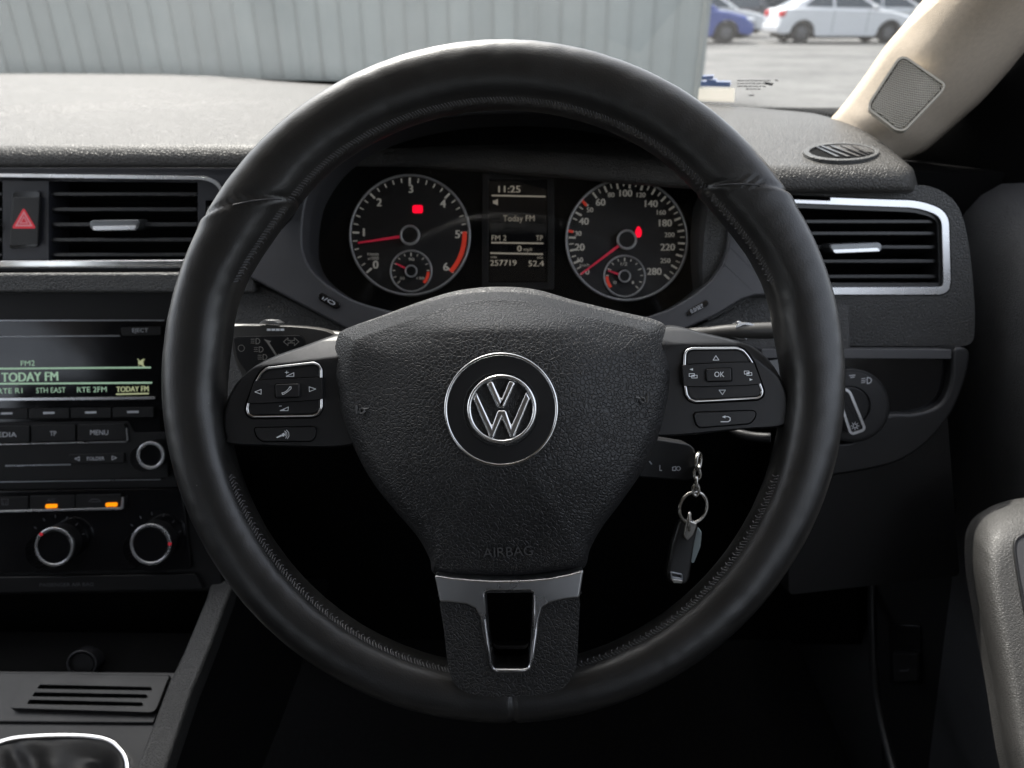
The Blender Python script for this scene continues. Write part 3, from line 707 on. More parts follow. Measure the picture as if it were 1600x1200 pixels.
# ================================================================== INSTRUMENT CLUSTER
FC = Frame(810, 380, 0.622)
cl = thing('instrument_cluster', 'black instrument cluster with two round clocks and a small display', 'instrument cluster', FC.at(810, 480))
prism('back_panel', inset(opening, -14), FC, -0.02, -0.002, 'void_black', cl)
def ring(name, u, v, r, wd_, F, h, m, par):
    sc = F.scale(u, v, h); c = F.at(u, v, h); pts = [c + F.ex * math.cos(a) * r * sc + F.ey * math.sin(a) * r * sc for a in [2 * math.pi * k / 72 for k in range(72)]]
    return tube(name, pts, wd_ * sc / 2, m, par, n=8, closed=True)
def pol(u, v, r, a): return (u + r * math.cos(R(a)), v - r * math.sin(R(a)))
def gauge(nm, u, v, r, lbl):
    d = prism(nm, circ(u, v, r + 1, 64), FC, -0.006, 0.0, 'dial_face', cl); d['label'] = lbl
    ring('dial_ring', u, v, r - 1.5, 4.2, FC, 0.001, 'gauge_ring', d); return d
def needle(u, v, a, r0, r1, w0, par):
    p_ = [pol(u, v, r0, a), pol(u, v, r1, a)]; dx, dy = math.cos(R(a + 90)), -math.sin(R(a + 90))
    prism('needle', [(p_[0][0] + dx * w0, p_[0][1] + dy * w0), (p_[0][0] - dx * w0, p_[0][1] - dy * w0), (p_[1][0] - dx * w0 * 0.55, p_[1][1] - dy * w0 * 0.55), (p_[1][0] + dx * w0 * 0.55, p_[1][1] + dy * w0 * 0.55)], FC, 0.003, 0.0042, 'needle_red', par)
def hub(u, v, r, par):
    prism('hub_cap', circ(u, v, r * 0.86, 32), FC, 0.0005, 0.006, 'black_plastic', par, bevel=0.0008); ring('hub_ring', u, v, r * 0.88, r * 0.26, FC, 0.0058, 'gauge_ring', par)
def ticks(P, u, v, r, a0, a1, n, maj, l1, l0, w1, w0, skip=()):
    for k in range(n + 1):
        if k in skip: continue
        a = a0 + (a1 - a0) * k / n; mj = k % maj == 0
        P.line([pol(u, v, r, a), pol(u, v, r - (l1 if mj else l0), a)], w1 if mj else w0)
# rev counter
u, v = 640.4, 367.3
g1 = gauge('rev_counter', u, v, 95, 'round rev counter with red band'); pr = Print(FC, 0.0006)
ticks(pr, u, v, 89, 221, -41, 30, 5, 9, 6, 3, 1.8, skip=(26, 27, 28, 29))
for t, x, y in (('0', 587, 413.5), ('1', 568.5, 363), ('2', 592.5, 316), ('3', 642, 295), ('4', 692.3, 318), ('5', 715, 366), ('6', 696.7, 416.7)): pr.text(t, x, y, 12.5, bold=0.5)
pr.text('1/min', 583, 397, 5, 17); pr.text('x1000', 583, 403.5, 5, 17)
pr.done('dial_print', 'dial_print', g1)
pr = Print(FC, 0.0007)
for k in range(5): pr.arc(u, v, 85.5, 2.67 - k * 8.73 - 0.5, 2.67 - (k + 1) * 8.73 + 0.5, 7, 6)
pr.done('red_band', 'dial_red', g1)
sg = prism('temperature_gauge', circ(642.3, 423.5, 33, 40), FC, 0.0002, 0.0012, 'dial_face', g1); ring('sub_ring', 642.3, 423.5, 32, 3, FC, 0.0014, 'gauge_ring', g1)
pr = Print(FC, 0.0016); ticks(pr, 642.3, 423.5, 28.5, 222, -42, 12, 6, 5, 3.5, 1.6, 1.3, skip=(11, 12)); pr.text('90', 642.8, 405, 4.6, 9); pr.text('50', 628.5, 435, 4.2, 7); pr.text('130', 657, 434.5, 4.2, 11); pr.done('sub_print', 'dial_print', g1)
pr = Print(FC, 0.0017); pr.arc(642.3, 423.5, 27, -5, -40, 4.5, 8); pr.done('sub_red_band', 'dial_red', g1)
needle(642.3, 423.5, 153, 9, 27, 1.4, g1); hub(642.3, 423.5, 10, g1); needle(u, v, 188.4, 15, 82, 2.0, g1); hub(u, v, 16, g1)
pr = Print(FC, 0.0009); pr.poly(rnd(rect(644.5, 320.5, 660.5, 333), 3.5)); pr.done('warning_lamp', 'warning_red', g1)
pr = Print(FC, 0.0013); pr.arc(652.5, 326.7, 3.6, 0, 360, 0.8, 16); pr.line([(652.5, 324.7), (652.5, 328.3)], 0.8); pr.done('warning_mark', 'hazard_red', g1)
# speedometer
u, v = 979.5, 374.3
g2 = gauge('speedometer', u, v, 96, 'round speedometer marked to 280'); pr = Print(FC, 0.0006)
ticks(pr, u, v, 90, 217, -43, 40, 2, 9, 6, 3, 1.8, skip=(8, 13))
o4 = lambda x, y: (860 + x / 5.454, 260 + y / 5.454)
for t, x, y in (('20', 250, 688), ('40', 285, 468), ('60', 428, 305), ('100', 643, 228), ('140', 860, 318), ('180', 980, 482), ('220', 1000, 688), ('280', 885, 895)): pr.text(t, *o4(x, y), 10.8, bold=0.4)
for t, x, y in (('10', 255, 797), ('30', 237, 572), ('50', 337, 370), ('80', 518, 242), ('120', 773, 243), ('160', 945, 392), ('200', 1015, 583), ('250', 980, 803), ('0', 315, 898)): pr.text(t, *o4(x, y), 7.4 if t != '0' else 9, bold=0.25)
pr.text('km/h', *o4(292, 840), 4.5, 15)
pr.done('dial_print', 'dial_print', g2)
pr = Print(FC, 0.0007)
for x0, y0, x1, y1 in ((150, 548, 188, 556), (272, 292, 304, 330)): pr.line([o4(x0, y0), o4(x1, y1)], 4)
pr.done('red_ticks', 'dial_red', g2)
su, sv = 975.9, 431.4
prism('fuel_gauge', circ(su, sv, 33, 40), FC, 0.0002, 0.0012, 'dial_face', g2); ring('sub_ring', su, sv, 32, 3, FC, 0.0014, 'gauge_ring', g2)
pr = Print(FC, 0.0016); ticks(pr, su, sv, 28.5, 222, -42, 12, 3, 5, 3.5, 1.6, 1.3, skip=(0, 1)); pr.text('1/2', su - 1, sv - 19, 5, 10); pr.text('0', su - 15, sv + 10, 4.5, 5); pr.text('1', su + 13, sv + 10, 4.5, 3); pr.done('sub_print', 'dial_print', g2)
pr = Print(FC, 0.0017); pr.arc(su, sv, 27.5, 184, 216, 4.5, 8); pr.done('sub_red_band', 'dial_red', g2)
needle(su, sv, 161, 9, 27, 1.4, g2); hub(su, sv, 10, g2); needle(u, v, 217, 15, 90, 2.0, g2); hub(u, v, 16, g2)
pr = Print(FC, 0.0009); pr.poly(crv([(997.5, 353.5), (1001.5, 358), (1002.5, 364), (1000.5, 370), (995, 370.5), (992.8, 366), (993.5, 359)], 4)); pr.done('warning_lamp', 'warning_red', g2)
# trip computer display
ds = prism('display', rnd(rect(764, 281, 855, 440), 2), FC, -0.006, 0.0, 'gloss_black', cl)
prism('display_frame', rnd(rect(753, 270, 866, 452), 4), FC, -0.004, 0.002, 'black_plastic', cl, holes=[rnd(rect(763, 280, 856, 441), 2)], bevel=0.0008)
o5 = lambda x, y: (740 + x / 7.057, 270 + y / 7.057)
pr = Print(FC, 0.0006)
pr.text('11:25', *o5(395, 180), 10.5, 34, bold=0.3); pr.text('Today FM', *o5(498, 512), 9.5, 49); pr.text('FM 2', *o5(280, 718), 8.5, 23); pr.text('TP', *o5(725, 720), 8.5, 11)
pr.text('0', *o5(505, 835), 9, 6.5, bold=0.3); pr.text('mph', *o5(598, 850), 5.5, 13); pr.text('257719', *o5(328, 993), 9, 41, bold=0.2); pr.text('52.4', *o5(690, 1000), 9, 24, bold=0.2)
pr.text('mls', *o5(222, 928), 4, 9); pr.text('mls', *o5(732, 934), 4, 9)
pr.line([o5(205, 250), o5(790, 262)], 2.4); pr.line([o5(200, 770), o5(765, 778)], 2.4); pr.line([o5(190, 885), o5(760, 897)], 2.4)
pr.poly([o5(215, 305), o5(240, 305), o5(268, 285), o5(268, 362), o5(240, 345), o5(215, 340)])
pr.done('display_text', 'lcd_text', cl)
prism('lens', inset(opening, 1.5), FC, 0.0260, 0.0272, 'clear_lens', cl)
# bezel buttons
FBn = FB
for nm, poly, rot, txt in (('trip_button', [(496, 459), (504, 456), (532, 473), (531, 481), (523, 483), (497, 468)], -27, 'i/O'), ('reset_button', [(1073, 489), (1078, 483), (1103, 468), (1108, 471), (1107, 477), (1080, 493), (1074, 494)], 27, '0.0/SET')):
    b_ = prism(nm, rnd(poly, 4), FB, -0.004, 0.0016, 'gloss_black', da, bevel=0.0008)
    pr = Print(FB, 0.0018); cu_ = sum(p_[0] for p_ in poly) / len(poly); cv_ = sum(p_[1] for p_ in poly) / len(poly); pr.text(txt, cu_, cv_, 6, 22, rot); pr.done('lettering', 'print_grey', b_)

# ================================================================== CENTRE STACK: radio, climate panel
FS = Frame(130, 650, 0.632, tilt=22, yaw=3.6)
prism('stack_surround', rnd([(-260, 452), (300, 450), (312, 560), (330, 780), (350, 925), (-260, 935)], 8), FS, -0.06, -0.004, 'black_plastic', da, bevel=0.004, seg=3)
ra = thing('car_radio', 'black car radio with green station display and volume knob', 'radio', FS.at(60, 755))
prism('body', rnd([(-200, 500), (262, 499), (264, 690), (262, 748), (-200, 756)], 8), FS, -0.03, 0.003, 'gloss_black', ra, bevel=0.0014, seg=3)
prism('lower_fascia', rnd([(-200, 662), (200, 658), (210, 676), (263, 675), (262, 747), (-200, 755)], 3), FS, 0.0031, 0.0045, 'black_plastic', ra, bevel=0.0006)
prism('top_highlight', [(-200, 500), (256, 499.5), (256, 501.5), (-200, 502)], FS, 0.0032, 0.0042, 'dark_chrome', ra)  # bright strip standing in for the highlight along the radio's upper edge
prism('slot_highlight', [(-200, 526), (186, 523.5), (188, 526), (-200, 529)], FS, 0.0032, 0.0046, 'dark_chrome', ra, bevel=0.0004)  # metal line in place of the glint along the disc slot
def button(nm, poly, F, h0, h1, m, par, texts=(), pm='print_grey', rr=3, bv=0.0007, ph=0.0002):
    b_ = prism(nm, rnd(poly, rr), F, h0, h1, m, par, bevel=bv)
    if texts:
        pr = Print(F, h1 + ph)
        for t in texts: pr.text(*t)
        pr.done('lettering', pm, b_)
    return b_
button('eject_button', [(188, 511), (252, 510), (252, 524), (190, 525)], FS, 0.0032, 0.0052, 'black_plastic', ra, [('EJECT', 219, 517, 6.2, 25)])
# the display
lc = prism('display', rnd([(-200, 552), (246, 549), (247, 622), (-200, 627)], 3), FS, 0.0031, 0.0035, 'gloss_black', ra)
pr = Print(FS, 0.0038)
pr.text('FM2', 43.5, 567.5, 8.4, 22, 1.5); pr.text('TODAY FM', 46.5, 588.8, 14.2, 88, 1.2, bold=0.6)
pr.text('RTE R1', 16, 610.6, 8.2, 38, 1.2); pr.text('STH EAST', 79.5, 609.6, 8.2, 46, 1.2); pr.text('RTE 2FM', 143.5, 608.6, 8.2, 46, 1.2)
pr.line([(-120, 577), (235, 574.2)], 2.6); pr.line([(-120, 600.5), (237, 598)], 2.6); pr.line([(-120, 577), (-120, 600)], 1)
pr.done('display_text', 'lcd_green', lc)
pr = Print(FS, 0.0038); pr.text('TODAY FM', 207, 607.8, 8.4, 50, 1.2, bold=0.3); pr.line([(182, 616), (232, 614.8)], 2.2)
pr.poly([(216, 564), (219, 564), (224, 560.5), (224, 573), (219, 569), (216, 569)]); pr.line([(215, 561), (226, 573)], 1.4); pr.line([(226, 561), (216, 572)], 1.0)
pr.done('station_text', 'lcd_yellow', lc)
prism('chrome_line', rnd([(-200, 623.5), (240, 620), (243, 621.5), (240, 624), (-200, 628)], 1), FS, 0.0046, 0.0062, 'satin_chrome', ra, bevel=0.0006)
for k, (a, b) in enumerate(((-90, -25), (-22, 43), (44.5, 108), (110, 173.5), (175.5, 240))):
    y0, y1 = 640 - (a + 90) * 0.012, 656 - (a + 90) * 0.012
    b_ = button('preset_button', [(a, y0), (b, y0 - 0.7), (b, y1 - 0.7), (a, y1)], FS, 0.0032, 0.0062, 'black_plastic', ra, rr=1.5)
    pr = Print(FS, 0.0065); c_ = (a + b) / 2; pr.line([(c_ - 8, y0 + 7), (c_ + 8, y0 + 6.6)], 3.2); pr.done('mark', 'print_grey', b_)
for a, b, t, tu, tw in ((-100, -27, '', 0, 0), (-25, 46, 'MEDIA', 6, 40), (48.5, 118, 'TP', 83, 10), (120.5, 195, 'MENU', 155, 28)):
    y0 = 666.5 - (a + 25) * 0.022
    b_ = button('function_button', [(a, y0), (b, y0 - 1.2), (b + (2 if b > 190 else 0), y0 + 25), (a, y0 + 26.5)], FS, 0.0046, 0.0072, 'black_plastic', ra, [(t, tu, y0 + 12.5, 7.6, tw)] if t else (), 'print_grey', rr=2.5)
    if b > 0: prism('chrome_edge', [(a, y0 + 27.5), (b + 1, y0 + 26), (b + 1, y0 + 28), (a, y0 + 29.5)], FS, 0.0046, 0.0064, 'satin_chrome', ra, bevel=0.0004)
prism('chrome_edge', [(196.5, 668), (198.2, 670), (199.4, 688), (197, 690), (198, 686)], FS, 0.0046, 0.0066, 'satin_chrome', ra)
b_ = button('folder_button', [(106, 710), (194, 708), (194, 723.5), (108, 725)], FS, 0.0046, 0.0066, 'black_plastic', ra, [('FOLDER', 149.5, 716.5, 5.6, 27, 1.2)], rr=3)
pr = Print(FS, 0.0069); pr.line([(117, 716.8), (124, 713.8), (124, 719.6)], 1, True); pr.line([(182, 715.4), (175, 712.6), (175, 718.4)], 1, True); pr.done('arrows', 'print_grey', b_)
prism('groove_line', [(8, 727), (110, 725), (110, 727), (8, 729)], FS, 0.0046, 0.0056, 'dark_chrome', ra)
prism('bottom_edge', [(-200, 755.5), (250, 748.5), (250, 750), (-200, 757.5)], FS, 0.0046, 0.0058, 'dark_chrome', ra)
def knob(nm, F, u, v, r, hgt, par, ringm='satin_chrome', h0=0.0045, rw=5, ry=None):
    b_ = prism(nm, circ(u, v, r * 0.97, 48), F, h0, hgt, 'satin_plastic', par, bevel=0.001)
    n = 36; sc = F.scale(u, v, hgt); c = F.at(u, v, h0); V, Fc = [], []
    for k in range(n):                          # knurled skirt
        a = 2 * math.pi * k / n
        for da_, hh in ((-0.05, 0), (0.05, 0), (0.05, hgt - h0 - 0.002), (-0.05, hgt - h0 - 0.002)):
            V.append(c + (F.ex * math.cos(a + da_) + F.ey * math.sin(a + da_)) * r * 0.985 * sc + F.n * hh)
        Fc.append((4 * k, 4 * k + 1, 4 * k + 2, 4 * k + 3))
    tag(mk('knurling', V, Fc, 'black_plastic', b_, flat=True), kind='stuff')
    pl, ph = circ(u, v, r, 48), circ(u, v, r - rw, 48)
    prism('chrome_ring', pl, F, hgt - 0.002, hgt + 0.0012, ringm, b_, holes=[ph], bevel=0.0007, seg=3)
    prism('cap', circ(u, v, r - rw - 0.5, 40), F, hgt - 0.001, hgt + 0.0002, 'gloss_black', b_, bevel=0.0004)
    return b_
knob('volume_knob', FS, 235, 712, 22, 0.020, ra)

cc = thing('climate_panel', 'black climate panel with two rotary knobs and orange lamps', 'climate controls', FS.at(100, 900))
prism('body', rnd([(-200, 768), (286, 762), (300, 890), (-200, 900)], 8), FS, -0.03, 0.0, 'gloss_black', cc, bevel=0.002)
for a, b, led, txt in ((-45, 44, None, None), (46, 117, 80, 'A/C'), (118, 189, 174, None)):
    y0 = 777 - (a + 45) * 0.022
    b_ = button('climate_button', [(a, y0), (b, y0 - 1.4), (b, y0 + 19.5), (a, y0 + 21)], FS, 0.0002, 0.0026, 'black_plastic', cc, [(txt, 80, 781.5, 5.2, 13)] if txt else (), 'print_dim', rr=2)
    pr = Print(FS, 0.0029)
    if a < 0: pr.line([(2, 780), (13, 780), (12, 789), (3, 789)], 0.9, True); pr.line([(5, 783), (5, 788)], 0.8); pr.line([(9, 783), (9, 788)], 0.8)
    if a == 118: pr.line([(139, 784), (143, 780), (153, 780), (157, 784)], 1.0); pr.line([(142, 784), (154, 784)], 0.9)
    pr.done('icon', 'print_dim', b_)
    if led: prism('lamp', rnd([(led - 9, 788.2 - (led - 80) * 0.025), (led + 9, 787.6 - (led - 80) * 0.025), (led + 9, 793.6 - (led - 80) * 0.025), (led - 9, 794.2 - (led - 80) * 0.025)], 2), FS, 0.0027, 0.0034, 'led_orange', b_)
prism('chrome_edge', rnd([(-100, 800.5), (188, 793), (190, 777), (193, 777), (193, 794), (190, 796.5), (-100, 803.5)], 1), FS, 0.0002, 0.0036, 'satin_chrome', cc, bevel=0.0005)
for u, v, r, pa in ((84, 855, 31, 135), (235, 851, 32.5, 2)):
    b_ = knob('temperature_knob' if u < 100 else 'fan_knob', FS, u, v, r, 0.016, cc, h0=0.0003, rw=5)
    p_ = pol(u, v, r - 2.5, pa); prism('pointer', circ(p_[0], p_[1], 2.6, 12), FS, 0.0165, 0.0176, 'hazard_red', b_)
    prism('dial_plate', circ(u + 6, v - 6, r + 16, 48), FS, 0.0001, 0.0008, 'gloss_black', cc)
for u, v in ((84, 855), (235, 851)):
    pr = Print(FS, 0.0012)
    for a in range(20, 170, 25): pr.line([pol(u + 6, v - 6, r + 8, a), pol(u + 6, v - 6, r + 12, a)], 1.2)
    pr.done('scale_marks', 'print_dim', cc)
prism('lower_lip', rnd([(-200, 905), (305, 897), (318, 921), (-200, 930)], 5), FS, -0.03, 0.001, 'black_plastic', cc, bevel=0.003)
pr = Print(FS, 0.0014); pr.text('PASSENGER AIR BAG', 104, 913.5, 5.4, 84, 0.8); pr.done('lettering', 'print_dim', cc)

# ================================================================== CENTRE CONSOLE
FCo = Frame(130, 1090, 0.615, tilt=74)
co = thing('centre_console', 'dark centre console with slotted panel below the climate knobs', 'console', FCo.at(130, 1150, -0.1))
prism('deck', rnd([(-200, 1046), (300, 1050), (268, 1140), (200, 1330), (-260, 1330)], 6), FCo, -0.04, 0.0, 'satin_plastic', co, bevel=0.002)
plate = [(-60, 1050), (266, 1054), (240, 1130), (-100, 1127)]
prism('insert_plate', rnd(plate, 4), FCo, 0.0002, 0.003, 'satin_plastic', co, bevel=0.0012)
vp_ = rnd([(38, 1057), (262, 1061), (242, 1113), (14, 1106)], [8, 6, 10, 6])
slots = [rnd(s_, 2) for s_ in ([(62, 1069.5), (236, 1073.5), (238, 1079), (58, 1076)], [(54, 1081.5), (229, 1085), (231, 1091), (50, 1088)], [(46, 1093), (222, 1097.5), (224, 1103.5), (42, 1100)])]
prism('slot_floor', vp_, FCo, 0.0031, 0.0038, 'void_black', co)
prism('slotted_panel', vp_, FCo, 0.0039, 0.0085, 'satin_plastic', co, holes=slots, bevel=0.0010)
# storage tray under the stack with the lighter socket
prism('tray_floor', [(-200, 985), (330, 990), (296, 1052), (-200, 1052)], FCo, -0.03, -0.012, 'void_black', co)
prism('tray_back', [(-260, 905), (340, 905), (330, 1000), (-260, 1000)], Frame(100, 960, 0.72, tilt=10), -0.02, 0, 'void_black', co)
FT = Frame(127, 1035, 0.640, tilt=30)
prism('lighter_socket', circ(127, 1038, 24, 32, 22), FT, -0.01, 0.003, 'slat_plastic', co, holes=[circ(127, 1038, 20.5, 32, 18.5)], bevel=0.0008)
prism('socket_cap', circ(127, 1038, 19, 32, 17), FT, -0.01, 0.0, 'black_plastic', co)
# side rail
strip3('side_rail', [(330, 905, .66), (322, 934, .645), (287, 1018, .61), (259, 1077, .59), (213, 1200, .55), (170, 1310, .52)], [(368, 905, .66), (357, 932, .645), (329, 1007, .61), (301, 1077, .59), (259, 1200, .55), (218, 1310, .52)], 'dash_grain', co, 0.02)
strip3('side_panel', [(368, 915, .665), (357, 938, .652), (329, 1010, .618), (301, 1080, .598), (259, 1203, .558), (218, 1310, .53)], [(520, 900, .80), (500, 960, .78), (470, 1050, .74), (440, 1130, .70), (400, 1230, .66), (370, 1330, .62)], 'black_plastic', co, 0.01)
# gear lever gaiter in its chrome surround
ga = thing('gear_gaiter', 'black leather gear lever gaiter in a chrome surround on the console', 'gaiter', FCo.at(80, 1200))
gs = crv([(-60, 1175), (-10, 1157), (30, 1147), (100, 1143.5), (155, 1147), (186, 1162), (203, 1200), (190, 1290), (120, 1330), (0, 1330), (-60, 1290)], 6)
prism('chrome_surround', gs, FCo, -0.002, 0.006, 'chrome', ga, holes=[inset(gs, 9)], bevel=0.002, seg=3)
def gh(t, u, v):
    w_ = noise.noise(Vector((u * 0.02, v * 0.035, 3.1))) * 0.006 + 0.004 * math.sin(math.atan2(v - 1240, u - 70) * 7 + noise.noise(Vector((u * .01, v * .01, 0))) * 5)
    return 0.004 + 0.030 * (1 - t) ** 1.3 * (1 if t < 1 else 0) + w_ * min(1, (1 - t) * 4)
dome('leather_boot', inset(gs, 9.5), FCo, gh, 'gaiter_leather', ga, rings=24, centre=(62, 1250), wall=0.01)

# ================================================================== STEERING COLUMN, STALKS, KEYS
sc_ = thing('steering_column', 'black steering column shroud behind the steering wheel', 'steering column', px(790, 760, 0.52))
def loft(name, secs, m, par, sharp=60):
    V = [p_ for s_ in secs for p_ in s_]; n = len(secs[0]); Fc = []
    for i in range(len(secs) - 1):
        for j in range(n): Fc.append((i * n + j, i * n + (j + 1) % n, (i + 1) * n + (j + 1) % n, (i + 1) * n + j))
    Fc += [tuple(range(n)), tuple(range((len(secs) - 1) * n, len(secs) * n))]
    return mk(name, V, Fc, m, par, sharp=sharp)
loft('shroud', [[px(u, v, d) for u, v in crv([(790 - a, 600), (790 - a * 0.7, 600 - b), (790, 600 - b * 1.1), (790 + a * 0.7, 600 - b), (790 + a, 600), (790 + a, 600 + b), (790, 600 + b * 1.3), (790 - a, 600 + b)], 4)] for d, a, b in ((0.425, 120, 80), (0.455, 150, 95), (0.50, 165, 95), (0.57, 165, 90))], 'black_plastic', sc_)
lv = [px(u, v, d) for u, v, d in ((1120, 650, .53), (1138, 664, .515), (1152, 676, .505), (1175, 682, .50), (1204, 684, .495))]
tube('adjuster_lever', crv(lv, 4, False), 0.0034, 'satin_plastic', sc_, n=10)

def stalk(nm, label, path, rads, flat, icons, tip=None):
    t = thing(nm, label, 'stalk', path[-1], 'stalks behind the steering wheel')
    P = crv(path, 6, False); rr = []
    for i in range(len(P)):
        k = i / (len(P) - 1) * (len(rads) - 1); a = int(min(k, len(rads) - 2)); rr.append(lerp(rads[a], rads[a + 1], k - a))
    tube('lever', P, rr, 'stalk_plastic', t, n=20, flat=flat); icons(t); return t
FSt = Frame(430, 545, 0.486, tilt=20)
def left_icons(t):
    body = prism('paddle', crv([(360, 514), (368, 509), (420, 509), (480, 512), (516, 520), (522, 535), (500, 570), (455, 610), (400, 612), (372, 575), (362, 540)], 5), FSt, -0.014, 0.0, 'stalk_plastic', t, bevel=0.005, seg=4)
    lab = prism('icon_panel', rnd([(364, 526), (472, 524), (477, 540), (440, 600), (398, 600), (370, 560)], 8), FSt, 0.0002, 0.0012, 'black_plastic', t, bevel=0.0004)
    pr = Print(FSt, 0.0015)
    pr.line([(443, 534), (450, 528), (450, 532), (454, 532), (454, 536), (450, 536), (450, 540)], 1.1, True); pr.line([(467, 534), (460, 528), (460, 532), (456, 532), (456, 536), (460, 536), (460, 540)], 1.1, True)
    for x, y in ((399, 533), (404, 546), (410, 558)):
        pr.arc(x + 3, y, 4, -90, 90, 1.1, 8); pr.line([(x + 3, y - 4), (x + 1, y - 4), (x + 1, y + 4), (x + 3, y + 4)], 1.1)
        for q in (-3, 0, 3): pr.line([(x - 7, y + q), (x - 1.5, y + q)], 0.9)
    pr.poly([(412, 530), (424, 533), (419, 537)]); pr.line([(418, 534), (431, 554)], 3.0)
    pr.poly([(428, 560), (436, 552), (437, 562)]); pr.arc(377, 544, 5, 0, 360, 0.8, 14)
    pr.done('icons', 'print_soft', t)
    ringp = prism('end_ring', rnd([(404, 507), (408, 502), (414, 499.5), (428, 501), (436, 506), (430, 507), (420, 504), (412, 505)], 2), FSt, -0.012, 0.001, 'satin_chrome', t, bevel=0.0008)
    pr = Print(FSt, 0.0006)
    for k in range(4): pr.line([(418 + k * 7, 515.2), (422 + k * 7, 515.2)], 3.4)
    pr.done('top_mark', 'print_white', t)
stalk('indicator_stalk', 'indicator stalk with headlamp and arrow icons behind the wheel', [px(640, 560, .50), px(560, 538, .498), px(510, 526, .497), px(440, 518, .497), px(364, 516, .496)], [0.007, 0.007, 0.0045, 0.0045, 0.0045], 1.0, left_icons)
def right_icons(t):
    F = Frame(1165, 520, 0.489, tilt=20)
    prism('collar', rnd([(1137, 513), (1200, 511), (1212, 514), (1212, 519), (1190, 530), (1160, 533), (1139, 526)], 4), F, -0.010, 0.0, 'stalk_plastic', t, bevel=0.004, seg=4)
    pr = Print(F, 0.0004)
    for k in range(3): pr.line([(1151 + k * 5, 521), (1154 + k * 5, 521)], 3.2)
    pr.line([(1164, 529), (1167, 527), (1166, 530.5)], 0.9); pr.done('mark', 'print_white', t)
    prism('end_ring', crv([(1150, 512), (1153, 507), (1165, 504), (1176, 506), (1186, 512), (1180, 511), (1172, 508.5), (1163, 507.5), (1156, 510)], 4), F, -0.012, 0.001, 'satin_chrome', t, bevel=0.0006)
    prism('push_pip', circ(1155, 505, 3.4, 16), F, -0.004, 0.0, 'satin_chrome', t, bevel=0.0004)
stalk('wiper_stalk', 'wiper stalk with chrome ring beside the menu buttons', [px(980, 560, .50), px(1060, 530, .498), px(1110, 521, .495), px(1160, 518, .492), px(1208, 516, .490)], [0.006, 0.006, 0.0045, 0.0055, 0.0055], 1.0, right_icons)

key = thing('ignition_key', 'black ignition key head in the lock beside the column', 'key', px(1050, 740, 0.47))
FK2 = Frame(1050, 720, 0.470, tilt=18, yaw=12)
prism('key_head', rnd([(960, 678), (1040, 688), (1078, 694), (1088, 704), (1086, 745), (1076, 752), (1000, 746), (955, 735)], [8, 10, 8, 6, 8, 6, 6, 6]), FK2, -0.012, 0.0, 'satin_plastic', key, bevel=0.0035, seg=4)
pr = Print(FK2, 0.0003); pr.line([(1051, 730), (1056, 729), (1056, 735), (1051, 735)], 1.2, True); pr.arc(1060, 732, 3, 0, 360, 1.1, 12); pr.line([(1031, 727), (1031, 735), (1034, 735)], 1.2); pr.line([(1015, 721), (1018, 725)], 2); pr.done('icons', 'print_grey', key)
def loop_(u, v, d, r, ax=0, sq=1.0, n=40):
    c = px(u, v, d); e1 = Vector((math.cos(R(ax)), math.sin(R(ax)), 0)); return [c + e1 * r * math.cos(2 * math.pi * k / n) * sq + UP * r * math.sin(2 * math.pi * k / n) for k in range(n)]
kr = thing('key_ring', 'steel split rings and chain hanging from the ignition key', 'key ring', px(1083, 830, 0.47))
tube('link', loop_(1091, 721, 0.470, 0.0047, 55, 0.8), 0.0014, 'steel', kr, n=8, closed=True)
for k, (u, v) in enumerate(((1089, 741), (1088, 754), (1087, 766))): tube('chain_link', loop_(u, v, 0.470, 0.0034, 80 if k % 2 else 10, 0.6), 0.0012, 'steel', kr, n=8, closed=True)
tube('split_ring', loop_(1083, 793, 0.470, 0.0098, 14, 0.98), 0.0012, 'steel', kr, n=8, closed=True)
tube('chain_link', loop_(1077, 815, 0.4685, 0.0055, 70, 0.5), 0.0011, 'steel', kr, n=8, closed=True)
fob = thing('key_fob', 'black leather key fob with a steel clip on the key ring', 'key fob', px(1066, 915, 0.47))
FF = Frame(1070, 860, 0.469, tilt=24, yaw=10)
prism('strap', rnd([(1063, 815), (1085, 812), (1092, 822), (1086, 850), (1078, 905), (1072, 914), (1048, 912), (1043, 900), (1052, 850)], 5), FF, -0.007, 0.0, 'rim_leather', fob, bevel=0.002, seg=3)
prism('steel_clip', rnd([(1074, 812), (1090, 818), (1084, 836), (1074, 846), (1068, 838)], 3), FF, 0.0002, 0.0022, 'steel', fob, bevel=0.0008)
prism('buckle', rnd([(1047, 893), (1067, 897), (1068, 910), (1049, 909)], 3), FF, 0.0002, 0.0020, 'dark_chrome', fob, holes=[rnd([(1050, 896), (1064, 899), (1064, 903), (1051, 901)], 1)], bevel=0.0005)
prism('rivet', rnd([(1050, 905), (1067, 907), (1066, 912), (1052, 911)], 2), FF, 0.0022, 0.0032, 'steel', fob, bevel=0.0004)
tg = prism('key_tag', rnd([(1090, 824), (1096, 832), (1094, 855), (1084, 880), (1080, 879), (1083, 850)], 2), Frame(1088, 850, 0.474, tilt=24, yaw=-20), -0.002, 0.0, 'tag_white', None, bevel=0.0005)
tag(tg, 'pale flat tag hanging behind the black key fob', 'tag')

